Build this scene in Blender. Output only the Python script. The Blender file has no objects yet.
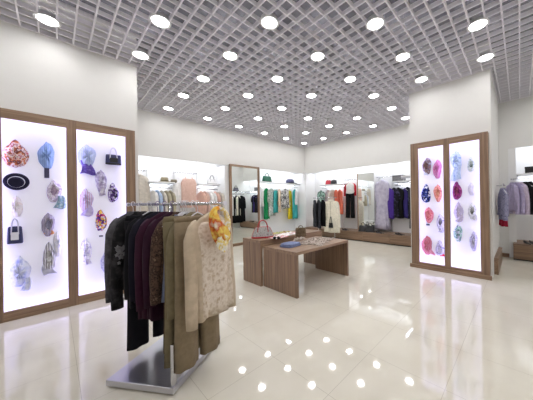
import bpy, bmesh, math, random
from mathutils import Vector, Matrix
C = bpy.context.scene.collection
S = bpy.context.scene
PI = math.pi
rnd = random.Random(7)

# ------------------------------------------------------------------ camera
F, CX, H, A, RO, CH = 232.2, 302.95, 201.2, .7511, -.0146, 1.393
ca, sa = math.cos(A), math.sin(A)
cr, sr = math.cos(RO), math.sin(RO)
cam_d = bpy.data.cameras.new('camera')
cam = bpy.data.objects.new('camera', cam_d)
C.objects.link(cam)
fw, rt, up = Vector((ca, sa, 0)), Vector((sa, -ca, 0)), Vector((0, 0, 1))
xr = rt * cr + up * sr
yu = -rt * sr + up * cr
cam.matrix_world = Matrix(((xr.x, yu.x, -fw.x, 0), (xr.y, yu.y, -fw.y, 0), (xr.z, yu.z, -fw.z, CH), (0, 0, 0, 1)))
cam_d.sensor_width = 36
cam_d.lens = 36 * F / 533
cam_d.shift_x = -(CX - 266.5) / 533
cam_d.shift_y = (H - 200) / 533
cam_d.clip_start = .05
S.camera = cam


def ray(px, py):
    a, b = px - CX, py - H
    u, v = (a * cr + b * sr) / F, (-a * sr + b * cr) / F
    return Vector((ca + u * sa, sa - u * ca, -v))


def at_y(px, py, y):
    r = ray(px, py); t = y / r.y
    return Vector((r.x * t, y, CH + r.z * t))


def at_x(px, py, x):
    r = ray(px, py); t = x / r.x
    return Vector((x, r.y * t, CH + r.z * t))


def at_z(px, py, z):
    r = ray(px, py); t = (z - CH) / r.z
    return Vector((r.x * t, r.y * t, z))


# ------------------------------------------------------------------ materials
def lin(c):
    return tuple((v / 255 / 12.92) if v / 255 <= .04045 else ((v / 255 + .055) / 1.055) ** 2.4 for v in c) + (1,)


def new_mat(name):
    m = bpy.data.materials.new(name); m.use_nodes = True
    n = m.node_tree.nodes; l = m.node_tree.links
    return m, n, l, n['Principled BSDF']


def plain(name, rgb, rough=.5, metal=0, noise=.06, scale=30, bump=0, spec=.5):
    m, n, l, b = new_mat(name)
    c = lin(rgb)
    b.inputs['Roughness'].default_value = rough
    b.inputs['Metallic'].default_value = metal
    b.inputs['Specular IOR Level'].default_value = spec
    t = n.new('ShaderNodeTexCoord')
    nz = n.new('ShaderNodeTexNoise'); nz.inputs['Scale'].default_value = scale; nz.inputs['Detail'].default_value = 4
    l.new(t.outputs['Object'], nz.inputs['Vector'])
    mx = n.new('ShaderNodeMix'); mx.data_type = 'RGBA'
    mx.inputs[6].default_value = tuple(max(0, v * (1 - noise)) for v in c[:3]) + (1,)
    mx.inputs[7].default_value = tuple(min(1, v * (1 + noise)) for v in c[:3]) + (1,)
    l.new(nz.outputs['Fac'], mx.inputs[0]); l.new(mx.outputs[2], b.inputs['Base Color'])
    if bump:
        bp = n.new('ShaderNodeBump'); bp.inputs['Strength'].default_value = bump; bp.inputs['Distance'].default_value = .01
        l.new(nz.outputs['Fac'], bp.inputs['Height']); l.new(bp.outputs[0], b.inputs['Normal'])
    return m


def cloth(name, cols, scale=18, kind='print', rough=.85, sheen=.0):
    """fabric: one colour or a printed mix of several colours"""
    m, n, l, b = new_mat(name)
    b.inputs['Roughness'].default_value = rough
    b.inputs['Sheen Weight'].default_value = sheen
    b.inputs['Specular IOR Level'].default_value = .25
    t = n.new('ShaderNodeTexCoord')
    weave = n.new('ShaderNodeTexNoise'); weave.inputs['Scale'].default_value = 160
    l.new(t.outputs['Object'], weave.inputs['Vector'])
    bp = n.new('ShaderNodeBump'); bp.inputs['Strength'].default_value = .15; bp.inputs['Distance'].default_value = .003
    l.new(weave.outputs['Fac'], bp.inputs['Height']); l.new(bp.outputs[0], b.inputs['Normal'])
    if kind == 'stripe':
        tx = n.new('ShaderNodeTexWave'); tx.inputs['Scale'].default_value = scale; tx.inputs['Distortion'].default_value = 2.5
        tx.inputs['Detail'].default_value = 1.5
        l.new(t.outputs['Object'], tx.inputs['Vector']); f = tx.outputs['Fac']
    elif kind == 'cell':
        tx = n.new('ShaderNodeTexVoronoi'); tx.inputs['Scale'].default_value = scale
        l.new(t.outputs['Object'], tx.inputs['Vector'])
        sp = n.new('ShaderNodeSeparateColor'); l.new(tx.outputs['Color'], sp.inputs[0]); f = sp.outputs[0]
    else:
        tx = n.new('ShaderNodeTexNoise'); tx.inputs['Scale'].default_value = scale; tx.inputs['Detail'].default_value = 3
        l.new(t.outputs['Object'], tx.inputs['Vector'])
        mr = n.new('ShaderNodeMapRange'); mr.inputs[1].default_value = .3; mr.inputs[2].default_value = .7
        l.new(tx.outputs['Fac'], mr.inputs[0]); f = mr.outputs[0]
    rp = n.new('ShaderNodeValToRGB'); e = rp.color_ramp.elements
    if len(cols) == 1:
        c = lin(cols[0]); cols2 = [tuple(v * .88 for v in c[:3]) + (1,), tuple(min(1, v * 1.1) for v in c[:3]) + (1,)]
    else:
        cols2 = [lin(c) for c in cols]
    k = len(cols2)
    while len(e) < k: e.new(.5)
    for i, c in enumerate(cols2):
        e[i].position = i / max(1, k - 1) if kind != 'cell' else i / k
        e[i].color = c
    if kind == 'cell': rp.color_ramp.interpolation = 'CONSTANT'
    l.new(f, rp.inputs[0]); l.new(rp.outputs[0], b.inputs['Base Color'])
    return m


def wood(name, dark, light, axis='Z', rough=.42):
    m, n, l, b = new_mat(name)
    t = n.new('ShaderNodeTexCoord'); mp = n.new('ShaderNodeMapping')
    sc = {'Z': (28, 28, 1.1), 'X': (1.1, 28, 28), 'Y': (28, 1.1, 28)}[axis]
    mp.inputs['Scale'].default_value = sc
    l.new(t.outputs['Object'], mp.inputs['Vector'])
    nz = n.new('ShaderNodeTexNoise'); nz.inputs['Scale'].default_value = 1; nz.inputs['Detail'].default_value = 6
    nz.inputs['Roughness'].default_value = .62
    l.new(mp.outputs[0], nz.inputs['Vector'])
    rp = n.new('ShaderNodeValToRGB'); e = rp.color_ramp.elements
    e[0].position, e[0].color = .3, lin(dark)
    e[1].position, e[1].color = .72, lin(light)
    l.new(nz.outputs['Fac'], rp.inputs[0]); l.new(rp.outputs[0], b.inputs['Base Color'])
    b.inputs['Roughness'].default_value = rough
    return m


def emit(name, rgb, strength):
    m, n, l, b = new_mat(name)
    b.inputs['Base Color'].default_value = (.9, .9, .9, 1)
    b.inputs['Emission Color'].default_value = rgb + (1,)
    b.inputs['Emission Strength'].default_value = strength
    return m


M = {}
M['wall'] = plain('wall_plaster', (233, 232, 229), .7, noise=.02, scale=6, bump=.04)
M['white'] = plain('white_panel', (240, 240, 240), .45, noise=.01)
M['shelf'] = plain('white_shelf', (232, 232, 232), .35, noise=.01)
M['plenum'] = plain('ceiling_slab_paint', (104, 103, 110), .9, noise=.1, scale=2)
M['grid'] = plain('grid_white_aluminium', (246, 244, 250), .7, noise=.02, spec=.2)
M['chrome'] = plain('brushed_chrome', (205, 205, 210), .22, 1, noise=.05, scale=60)
M['steel'] = plain('satin_steel', (188, 188, 194), .3, 1, noise=.06, scale=12)
M['mirror'] = plain('mirror_silver', (238, 242, 240), 0, 1, noise=0)
M['black'] = plain('black_leather', (22, 21, 24), .4, noise=.2)
M['blackp'] = plain('black_plastic', (18, 18, 20), .35)
M['walnut'] = wood('walnut_vertical', (110, 86, 68), (162, 132, 106), 'Z')
M['walnut_x'] = wood('walnut_along_x', (118, 92, 72), (170, 141, 114), 'X')
M['walnut_y'] = wood('walnut_along_y', (110, 86, 68), (162, 132, 106), 'Y')
M['walnut_edge'] = plain('pale_walnut_edge', (168, 138, 112), .45, noise=.15, scale=20)
M['lamp'] = emit('downlight_glow', (1, .99, .985), 37)
M['panel'] = plain('white_panel_added_glow', (236, 236, 242), .5, noise=0)
M['panel'].node_tree.nodes['Principled BSDF'].inputs['Emission Color'].default_value = (.74, .70, 1, 1)
M['panel'].node_tree.nodes['Principled BSDF'].inputs['Emission Strength'].default_value = .20  # even lavender glow added to the panel; edge strips light the case
M['hook'] = plain('pale_hanger_plastic', (226, 224, 232), .3)
M['lilac'] = plain('lilac_hanger_plastic', (118, 92, 150), .35)


def floor_mat():
    m, n, l, b = new_mat('polished_cream_tile')
    t = n.new('ShaderNodeTexCoord'); sp = n.new('ShaderNodeSeparateXYZ'); l.new(t.outputs['Object'], sp.inputs[0])
    outs = []
    for ax, off in ((0, 1.33), (1, 1.02)):
        a = n.new('ShaderNodeMath'); a.operation = 'SUBTRACT'; a.inputs[1].default_value = off - 60.5 + .3025
        l.new(sp.outputs[ax], a.inputs[0])
        d = n.new('ShaderNodeMath'); d.operation = 'MODULO'; d.inputs[1].default_value = .605; l.new(a.outputs[0], d.inputs[0])
        s = n.new('ShaderNodeMath'); s.operation = 'SUBTRACT'; s.inputs[1].default_value = .3025; l.new(d.outputs[0], s.inputs[0])
        ab = n.new('ShaderNodeMath'); ab.operation = 'ABSOLUTE'; l.new(s.outputs[0], ab.inputs[0])
        lt = n.new('ShaderNodeMath'); lt.operation = 'LESS_THAN'; lt.inputs[1].default_value = .0014; l.new(ab.outputs[0], lt.inputs[0])
        outs.append(lt)
    mx = n.new('ShaderNodeMath'); mx.operation = 'MAXIMUM'
    l.new(outs[0].outputs[0], mx.inputs[0]); l.new(outs[1].outputs[0], mx.inputs[1])
    nz = n.new('ShaderNodeTexNoise'); nz.inputs['Scale'].default_value = 3; nz.inputs['Detail'].default_value = 6
    l.new(t.outputs['Object'], nz.inputs['Vector'])
    rp = n.new('ShaderNodeValToRGB'); e = rp.color_ramp.elements
    e[0].position, e[0].color = .3, lin((222, 216, 200))
    e[1].position, e[1].color = .75, lin((230, 225, 211))
    l.new(nz.outputs['Fac'], rp.inputs[0])
    mc = n.new('ShaderNodeMix'); mc.data_type = 'RGBA'; mc.inputs[7].default_value = lin((188, 181, 165))
    l.new(mx.outputs[0], mc.inputs[0]); l.new(rp.outputs[0], mc.inputs[6]); l.new(mc.outputs[2], b.inputs['Base Color'])
    b.inputs['Roughness'].default_value = .045
    b.inputs['IOR'].default_value = 1.72
    return m


# ------------------------------------------------------------------ mesh helpers
def bx(bm, x0, x1, y0, y1, z0, z1):
    v = [bm.verts.new(p) for p in ((x0, y0, z0), (x1, y0, z0), (x1, y1, z0), (x0, y1, z0), (x0, y0, z1), (x1, y0, z1), (x1, y1, z1), (x0, y1, z1))]
    for f in ((3, 2, 1, 0), (4, 5, 6, 7), (0, 1, 5, 4), (1, 2, 6, 5), (2, 3, 7, 6), (3, 0, 4, 7)):
        bm.faces.new([v[i] for i in f])
    return bm


def box(x0, x1, y0, y1, z0, z1, bevel=0):
    bm = bx(bmesh.new(), min(x0, x1), max(x0, x1), min(y0, y1), max(y0, y1), min(z0, z1), max(z0, z1))
    if bevel:
        bmesh.ops.bevel(bm, geom=bm.edges[:], offset=bevel, segments=2, affect='EDGES', profile=.5)
    return bm


def loft(bm, rings, cap0=True, cap1=True, closed=False):
    vs = [[bm.verts.new(p) for p in r] for r in rings]
    k = len(vs[0])
    pairs = list(zip(vs, vs[1:])) + ([(vs[-1], vs[0])] if closed else [])
    for a, b in pairs:
        for i in range(k):
            bm.faces.new((a[i], a[(i + 1) % k], b[(i + 1) % k], b[i]))
    if not closed:
        if cap0: bm.faces.new(vs[0][::-1])
        if cap1: bm.faces.new(vs[-1])
    return bm


def tube(bm, pts, r, k=8, cap=True, closed=False):
    pts = [Vector(p) for p in pts]
    rs = r if isinstance(r, (list, tuple)) else [r] * len(pts)
    rings = []
    prev = None
    for i, p in enumerate(pts):
        if closed: d = pts[(i + 1) % len(pts)] - pts[i - 1]
        else: d = pts[min(i + 1, len(pts) - 1)] - pts[max(i - 1, 0)]
        d.normalize()
        a = prev if prev is not None else (Vector((0, 0, 1)) if abs(d.z) < .9 else Vector((1, 0, 0)))
        u = (a - d * a.dot(d)).normalized(); w = d.cross(u); prev = u
        rings.append([p + (u * math.cos(q) + w * math.sin(q)) * rs[i] for q in (2 * PI * j / k for j in range(k))])
    return loft(bm, rings, cap, cap, closed)


def lathe(bm, prof, k=28, sx=1, sy=1, ring=False):
    rings = [[Vector((r * math.cos(2 * PI * j / k) * sx, r * math.sin(2 * PI * j / k) * sy, z)) for j in range(k)] for r, z in prof]
    return loft(bm, rings, closed=ring)


def arc(c, rx, rz, a0, a1, n=14, y=0):
    return [(c[0] + rx * math.cos(a0 + (a1 - a0) * i / n), y, c[1] + rz * math.sin(a0 + (a1 - a0) * i / n)) for i in range(n + 1)]


def obj(name, bm, m, parent=None, smooth=False, sub=0):
    bmesh.ops.recalc_face_normals(bm, faces=bm.faces[:])
    me = bpy.data.meshes.new(name); bm.to_mesh(me); bm.free()
    me.materials.append(M[m] if isinstance(m, str) else m)
    if smooth:
        for p in me.polygons: p.use_smooth = True
    o = bpy.data.objects.new(name, me); C.objects.link(o)
    if parent: o.parent = parent
    if sub:
        s = o.modifiers.new('subdivision', 'SUBSURF'); s.levels = sub; s.render_levels = sub
    return o


def tag(o, label, cat, group=None):
    o['label'] = label; o['category'] = cat
    if group: o['group'] = group
    return o


def thing(name, label, cat, loc=(0, 0, 0), rotz=0, group=None):
    o = bpy.data.objects.new(name, None); C.objects.link(o)
    o.empty_display_size = .05
    o.location = loc; o.rotation_euler = (0, 0, rotz)
    return tag(o, label, cat, group)


def struct(name, bm, m, **k):
    o = obj(name, bm, m, **k); o['kind'] = 'structure'
    return o


ORD = ['first', 'second', 'third', 'fourth', 'fifth', 'sixth', 'seventh', 'eighth', 'ninth', 'tenth']

# ------------------------------------------------------------------ room shell
ZC = 3.673
ZT = ZC + .5
X0, Y0, X1, Y1 = -3.4, -3.6, 7.9, 7.3
YL, YB, XB = 4.633, 6.693, 7.31
YN, XN = 7.17, 7.78          # back panels of the lit wall niches
ZB = 2.56                    # lower edge of the bulkheads
XP = 5.25

struct('floor', box(X0, X1, Y0, Y1, -.1, 0), floor_mat())
struct('ceiling', box(X0, X1, Y0, Y1, ZT, ZT + .1), 'plenum')
struct('wall_left', box(X0, .96, YL, Y1, 0, ZT), 'wall')
struct('wall_pillar', box(XP, X1, .357, 1.725, 0, ZT), 'wall')
struct('wall_rear', box(X0, X1, Y0 - .1, Y0, 0, ZT), 'wall')
struct('wall_side', box(X0 - .1, X0, Y0, Y1, 0, ZT), 'wall')

b = bmesh.new()
bx(b, .96, X1, YB, YB + .05, ZB, ZT); bx(b, .96, X1, YB + .05, Y1, ZB + .16, ZT)
struct('wall_back', b, 'wall')
b = bmesh.new()
bx(b, XB, XB + .05, 1.725, YB, ZB, ZT); bx(b, XB + .05, X1, 1.725, YB, ZB + .16, ZT)
struct('wall_right', b, 'wall')
b = bmesh.new()
bx(b, XB, XB + .05, Y0, .357, ZB, ZT); bx(b, XB + .05, X1, Y0, .357, ZB + .16, ZT)
bx(b, XB, X1, .19, .357, 0, ZB)
struct('wall_far_right', b, 'wall')
struct('wall_back_panel', box(.96, X1, YN, Y1, 0, ZB + .16), 'white')
struct('wall_right_panel', box(XN, X1, 1.725, YN, 0, ZB + .16), 'white')
struct('wall_far_right_panel', box(XN, X1, Y0, .19, 0, ZB + .16), 'white')
struct('wall_corner_post', box(7.14, XN, 6.52, YN, 0, ZB), 'white')
struct('wall_mirror_pier', box(3.62, 4.98, YB - .01, YN, 0, ZB - .02), 'white')
struct('trim_1', box(.96, 3.62, YB + .04, YN, 0, .12), 'white')
struct('trim_2', box(4.98, 7.14, YB + .04, YN, 0, .12), 'white')
struct('baseboard_far_right', box(XB - .02, XB, .19, .357, 0, .09), 'walnut_y')
struct('baseboard_left', box(.893, .96, YL - .015, YL, 0, .08), 'wall')

# slim uprights that divide the wall bays
n = 3
for p in (147.5, 174.6, 197.5):
    q = at_y(p, 170, YN - .04)
    struct('trim_%d' % n, box(q.x - .014, q.x + .014, YN - .05, YN, .12, ZB + .1), 'shelf'); n += 1
for p in (343.5, 357.2, 375.3, 392):
    q = at_x(p, 190, XN - .04)
    struct('trim_%d' % n, box(XN - .05, XN, q.y - .014, q.y + .014, .3, ZB + .1), 'shelf'); n += 1

# open cell ceiling grid
CELL = .964 / 6
LX, LY = 1.894, 2.307
b = bmesh.new()
t_, hgt = .008, .055
k = -36
while LX + (k + .5) * CELL < X1:
    x = LX + (k + .5) * CELL
    if x > X0: bx(b, x - t_, x + t_, Y0, Y1, ZC, ZC + hgt)
    k += 1
k = -40
while LY + (k + .5) * CELL < Y1:
    y = LY + (k + .5) * CELL
    if y > Y0: bx(b, X0, X1, y - t_, y + t_, ZC + .0015, ZC + hgt - .0015)
    k += 1
struct('ceiling_grid', b, 'grid')
# edge trims where the grid meets the walls
b = bmesh.new()
bx(b, X0, .975, YL - .02, YL, ZC - .006, ZC + .02); bx(b, .96, .975, YL, YB, ZC - .006, ZC + .02)
bx(b, .96, XB, YB - .015, YB, ZC - .006, ZC + .02); bx(b, XB - .015, XB, 1.725, YB, ZC - .006, ZC + .02)
bx(b, XP - .015, XP, .342, 1.74, ZC - .006, ZC + .02); bx(b, XP, XB, .342, .357, ZC - .006, ZC + .02)
bx(b, XB - .015, XB, Y0, .342, ZC - .006, ZC + .02); bx(b, XP, XB, 1.725, 1.74, ZC - .006, ZC + .02)
struct('trim_20', b, 'grid')

# ------------------------------------------------------------------ downlights
lights = []
for i in range(-3, 6):
    for j in range(-4, 5):
        x, y = LX + .964 * i, LY + .964 * j
        if x < 1.1 and y > YL - .1: continue
        if x > XP - .1 and .2 < y < 1.85: continue
        if x > 7.2 or y < Y0 + .3 or x < X0 + .3: continue
        d = x * ca + y * sa; r = x * sa - y * ca
        vis = False
        if d > .3:
            u, v = CX + F * r / d, H - F * (ZC - CH) / d
            vis = -5 < u < 538 and v > -5
        if x > XP and y < .3: vis = False
        lights.append((i + j, i - j, x, y, vis))
rows = {}
for k_, m_, x, y, vis in sorted(lights):
    if vis: rows.setdefault(k_, []).append((m_, x, y))


def downlight(x, y, label, group):
    t = thing('downlight', label, 'ceiling light', (x, y, ZC), 0, group)
    bm = bmesh.new()
    lathe(bm, [(.122, -.004), (.122, .0), (.11, .012), (.11, .05), (.0895, .05), (.0895, .004), (.096, -.006), (.118, -.007)], 32, ring=True)
    obj('trim_ring', bm, 'white', t, True)
    bm = bmesh.new()
    lathe(bm, [(.089, -.004), (.089, .004)], 32)
    obj('lens', bm, 'lamp', t)


for ri, k_ in enumerate(sorted(rows)):
    for ci, (m_, x, y) in enumerate(sorted(rows[k_])):
        rown = 'nearest row' if ri == 0 else ('farthest place in the corner' if ri == len(rows) - 1 else ORD[ri] + ' row from the camera')
        if ri == len(rows) - 1: lab = 'glowing round downlight closest to the far corner of the room'
        else: lab = 'glowing round downlight, %s from the left in the %s' % (ORD[ci], rown)
        downlight(x, y, lab, 'downlights in the open cell ceiling')
for k_, m_, x, y, vis in lights:
    if not vis: downlight(x, y, 'glowing round downlight in the ceiling outside the view', 'downlights outside the view')


def strip(name, loc, direction, length, width, power, colour, along):
    """area light"""
    ld = bpy.data.lights.new(name, 'AREA'); ld.shape = 'RECTANGLE'; ld.size = length; ld.size_y = width
    ld.energy = power; ld.color = colour
    o = bpy.data.objects.new(name, ld); C.objects.link(o)
    z = -Vector(direction).normalized(); x = Vector(along).normalized(); y = z.cross(x)
    o.matrix_world = Matrix(((x.x, y.x, z.x, loc[0]), (x.y, y.y, z.y, loc[1]), (x.z, y.z, z.z, loc[2]), (0, 0, 0, 1)))
    return o


COOL = (.88, .92, 1)
WP = 9
strip('bay_strip_light', (2.3, YB + .13, ZB + .13), (0, .35, -1), 2.5, .06, WP * 1.1, COOL, (1, 0, 0))
strip('bay_strip_light', (6.05, YB + .13, ZB + .13), (0, .35, -1), 2.0, .06, WP * .9, COOL, (1, 0, 0))
strip('bay_strip_light', (XB + .13, 4.1, ZB + .13), (.35, 0, -1), 4.6, .06, WP * 1.9, COOL, (0, 1, 0))
strip('bay_strip_light', (XB + .13, -1.3, ZB + .13), (.35, 0, -1), 2.8, .06, WP * 1.2, COOL, (0, 1, 0))

# ------------------------------------------------------------------ lit display boxes (left wall and pillar)
LEDC = (.60, .56, 1.0)


def display(name, label, loc, rotz, x0, x1, panels, ztop, depth, plinth):
    """local frame: x to the right, y into the wall, front face at y = 0"""
    t = thing(name, label, 'display case', loc, rotz, 'walnut display cases')
    zb0, zt0 = .118, ztop - .115
    bm = bmesh.new()
    edges = [x0] + [e for p in panels for e in p] + [x1]
    for a, c in zip(edges[0::2], edges[1::2]):
        bx(bm, a, c, 0, .03, 0, ztop)
    obj('stile', bm, 'walnut', t)
    bm = bmesh.new()
    for a, c in panels: bx(bm, a, c, .001, .029, zt0, ztop)
    obj('top_rail', bm, 'walnut_x', t)
    bm = bmesh.new()
    for a, c in panels: bx(bm, a, c, .001, .029, 0.0, zb0)
    obj('bottom_rail', bm, 'walnut_x', t)
    if plinth:
        obj('plinth', box(x0 - .03, x1 + .03, -.035, 0, 0, .07), 'walnut_x', t)
    bm = bmesh.new()
    bx(bm, x0, x0 + .02, .03, depth, 0, ztop); bx(bm, x1 - .02, x1, .03, depth, 0, ztop)
    bx(bm, x0 + .02, x1 - .02, .03, depth, ztop - .02, ztop)
    obj('carcass', bm, 'walnut', t)
    c_, s_ = math.cos(rotz), math.sin(rotz)
    def W(x, y, z): return (loc[0] + x * c_ - y * s_, loc[1] + x * s_ + y * c_, loc[2] + z)
    def D(x, y, z): return (x * c_ - y * s_, x * s_ + y * c_, z)
    for a, c in panels:
        bm = bmesh.new(); g = .035
        bx(bm, a - g, c + g, depth - .012, depth - .002, zb0 - g, zt0 + g)
        bx(bm, a - g - .006, a - g, .03, depth - .012, zb0 - g, zt0 + g); bx(bm, c + g, c + g + .006, .03, depth - .012, zb0 - g, zt0 + g)
        bx(bm, a - g, c + g, .03, depth - .012, zt0 + g, zt0 + g + .006); bx(bm, a - g, c + g, .03, depth - .012, zb0 - g - .006, zb0 - g)
        obj('lit_panel', bm, 'panel', t)
        hh, wd, zm, xm = zt0 - zb0, c - a, (zt0 + zb0) / 2, (a + c) / 2
        PW = DP * (1 if depth < .16 else 1)
        strip('case_strip_light', W(a - g + .004, .06, zm), D(1, .25, 0), hh, .04, PW * 1.2, LEDC, (0, 0, 1))
        strip('case_strip_light', W(c + g - .004, .06, zm), D(-1, .25, 0), hh, .04, PW * 1.2, LEDC, (0, 0, 1))
        strip('case_strip_light', W(xm, .06, zt0 + g - .004), D(0, .25, -1), wd, .04, PW * .5, LEDC, D(1, 0, 0))
        strip('case_strip_light', W(xm, .06, zb0 - g + .004), D(0, .25, 1), wd, .04, PW * .5, LEDC, D(1, 0, 0))
    return t


DP = 1.5
YF = 4.498
XF = 5.077
display('display_case', 'walnut framed lit display case on the left wall', (0, YF, 0), 0, -.53, .893,
        [(-.424, .12), (.22, .771)], 2.558, YL - YF, False)
display('display_case', 'walnut framed lit display case on the pillar at right', (XF, 0, 0), -PI / 2, -1.655, -.387,
        [(-1.512, -1.062), (-.96, -.508)], 2.545, XP - XF, True)

# ------------------------------------------------------------------ scarves, hats and bags shown in the cases
def scarf_mesh(w, h, d, style, seed):
    """looped scarf: a puckered egg of cloth with deep folds around an opening"""
    r = random.Random(seed)
    bm = bmesh.new()
    nu, nv = 60, 14
    ph = r.random() * 6.28; tw = r.choice((-1, 1)) * (2.2 + r.random())
    cx0, cz0 = (r.random() - .5) * .2, -.08 - r.random() * .1
    rings = []
    for i in range(nv + 1):
        t = i / nv                       # 0 at the wall edge, 1 in the middle of the front
        ring = []
        for j in range(nu):
            a = 2 * PI * j / nu
            egg = 1 - .34 * max(0, math.sin(a)) ** 1.5 * abs(math.cos(a)) - .08 * math.sin(a) + .05 * math.sin(2 * a + ph) + .06 * math.sin(3 * a + ph * 2)
            fold = math.sin(a * 4 + t * tw * 2 + ph) * .6 + math.sin(a * 9 - t * tw * 1.6 + ph * 2) * .5
            rad = (1 - t) * .97 + .03
            dep = math.sin(min(1, t * 1.5) * PI / 2) if style != 'open' else math.sin(min(1, t * 1.25) * PI)
            k = egg * rad * (1 + .035 * fold * (1 - t))
            x = w / 2 * (k * math.cos(a) + cx0 * t)
            z = h / 2 * (k * math.sin(a) + cz0 * t)
            y = -d * (dep * (.75 + .34 * fold * (.25 + .75 * t) * (1 - .5 * t * t)))
            ring.append(Vector((x, y, z)))
        rings.append(ring)
    loft(bm, rings)
    return bm


def tail_mesh(w, l, seed, d=.02):
    r = random.Random(seed); ph = r.random() * 6
    bm = bmesh.new(); rings = []
    for i in range(9):
        t = i / 8
        ww = w * (.55 + .6 * t); xo = .25 * w * math.sin(t * 2.5 + ph)
        ring = []
        for j in range(20):
            a = 2 * PI * j / 20
            x = ww / 2 * math.cos(a)
            y = d / 2 * math.sin(a) + .35 * d * math.sin(x / w * 14 + ph)
            ring.append(Vector((x + xo, y, -l * t - .12 * w * math.sin(x / w * 5 + ph) * t)))
        rings.append(ring)
    return loft(bm, rings)


def scarf(p, rotz, w, h, m, label, style='bundle', tail=None, inner=None, seed=0, group=None):
    d = min(.085, .42 * w + .02)
    t = thing('scarf', label, 'scarf', p, rotz, group)
    obj('loop', scarf_mesh(w, h, d, style, seed), m, t, True)
    if style == 'open':
        bm = bmesh.new()
        lathe(bm, [(.001, 0), (.5, .0), (.47, .06), (.2, .09), (.001, .1)], 20)
        for v in bm.verts: v.co = Vector((v.co.x * w * .62, -v.co.z * d * 6 - d * .02, v.co.y * h * .62 - h * .06))
        obj('inner_fold', bm, inner or m, t, True)
    if tail:
        bm = tail_mesh(w * tail[0], h * tail[1], seed)
        for v in bm.verts: v.co += Vector((w * tail[2], -d * .35, -h * .25))
        obj('tail', bm, tail[3] if len(tail) > 3 else m, t, True)
    return t


def place_case(kind, px, py, pw, ph):
    """centre and real size of an item on the left ('L') or right ('R') lit panels"""
    if kind == 'L':
        y = YL - .016
        q = at_y(px, py, y); a = at_y(px - pw / 2, py, y); c = at_y(px + pw / 2, py, y)
        u = at_y(px, py - ph / 2, y); v = at_y(px, py + ph / 2, y)
        return q, 0, c.x - a.x, u.z - v.z
    x = XP - .016
    q = at_x(px, py, x); a = at_x(px - pw / 2, py, x); c = at_x(px + pw / 2, py, x)
    u = at_x(px, py - ph / 2, x); v = at_x(px, py + ph / 2, x)
    return q, -PI / 2, a.y - c.y, u.z - v.z


def sc(kind, px, py, pw, ph, cols, label, pat='print', scale=22, **kw):
    q, rz, w, h = place_case(kind, px, py, pw, ph)
    m = cloth('scarf_' + label.split(' scarf')[0].replace(' ', '_')[:40], cols, scale, pat)
    kw.setdefault('seed', int(px * 7 + py))
    if 'inner' in kw: kw['inner'] = cloth('scarf_lining', kw['inner'], 20)
    if 'tail' in kw and len(kw['tail']) > 3:
        kw['tail'] = kw['tail'][:3] + (cloth('scarf_tail', kw['tail'][3], 20),)
    kw.setdefault('group', 'scarves in the left display case' if kind == 'L' else 'scarves in the pillar display case')
    return scarf(q, rz, w * .97, h, m, label, **kw)


WHT = (238, 236, 240)
# left case, left panel
sc('L', 15.5, 153, 26, 29, [(240, 235, 238), (170, 52, 62), (240, 232, 232), (214, 120, 70), (90, 36, 60), (238, 214, 210), (190, 60, 100)], 'red, orange and white patterned scarf at the top left corner of the left lit case', scale=14, seed=3)
sc('L', 46.5, 154, 18, 27, [(120, 150, 205), (170, 196, 232), (140, 170, 220)], 'light blue scarf bundled on the left lit panel', 'stripe', 18)
sc('L', 54, 190, 15, 23, [(225, 205, 220), (180, 165, 185), (240, 236, 240), (150, 130, 155)], 'pale pink and grey looped scarf with mint tail below a dark tag', style='open', inner=[(130, 110, 140), (210, 190, 210)], tail=(.75, .55, .35, [(205, 225, 225), (130, 170, 190), WHT]))
sc('L', 16.5, 205, 14, 22, [(240, 228, 232), (244, 240, 242), (225, 205, 200)], 'very pale pink scarf under the black brimmed hat', scale=16)
sc('L', 48, 223, 14, 24, [(150, 140, 160), (205, 200, 212), (120, 112, 130)], 'grey looped scarf with pink and yellow edging on the left lit panel', 'stripe', 16, style='open', inner=[(150, 150, 175), (110, 105, 130)], tail=(.7, .2, -.05, [(215, 90, 130), (235, 200, 110)]))
sc('L', 57.5, 242, 9, 26, [(226, 226, 240), WHT, (200, 206, 226)], 'thin whitish scarf hanging beside the two grey scarves', scale=16)
sc('L', 20, 270, 21, 32, [(160, 172, 225), (225, 228, 246), (195, 202, 238)], 'pale lavender blue scarf low on the left lit panel', scale=12, tail=(.45, .4, .3))
sc('L', 49, 256, 14, 29, [(110, 104, 104), (205, 205, 210), (150, 146, 138), WHT], 'grey and olive striped scarf, lowest of its column in the left case', 'stripe', 14, style='open', inner=[(235, 235, 240), (120, 116, 110)], tail=(.9, .35, 0, [(214, 214, 226), (170, 170, 190)]))
# left case, right panel
sc('L', 87, 155, 19, 24, [(150, 170, 220), (215, 222, 240), (180, 190, 225)], 'pale blue scarf with a purple fold at the top of the left case', 'stripe', 15, tail=(.75, .55, -.12, [(120, 100, 185), (90, 70, 160), (150, 130, 205)]))
sc('L', 101, 180, 12, 24, [WHT, (190, 180, 205), (120, 110, 140)], 'white and grey scarf hanging below the purple one and left of the bag', scale=20, tail=(.5, .4, .2))
sc('L', 113, 192, 11.5, 19, [(225, 220, 235), (110, 80, 150), (50, 40, 70), (170, 150, 200)], 'purple, black and white speckled scarf in the left case, right column', 'cell', 40, style='open')
sc('L', 86, 199, 14, 24, [(200, 190, 225), (240, 236, 244), (130, 120, 180), (220, 170, 190)], 'pastel striped scarf with lilac tail in the left case', 'stripe', 14, tail=(.8, .45, .0, [(180, 165, 220), (220, 210, 240)]))
sc('L', 101, 219.5, 12.5, 21, [(200, 60, 120), (235, 190, 90), (110, 70, 160), (235, 225, 235), (80, 50, 110)], 'bright pink, yellow and purple scarf in the left case', 'cell', 36, style='open')
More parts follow.
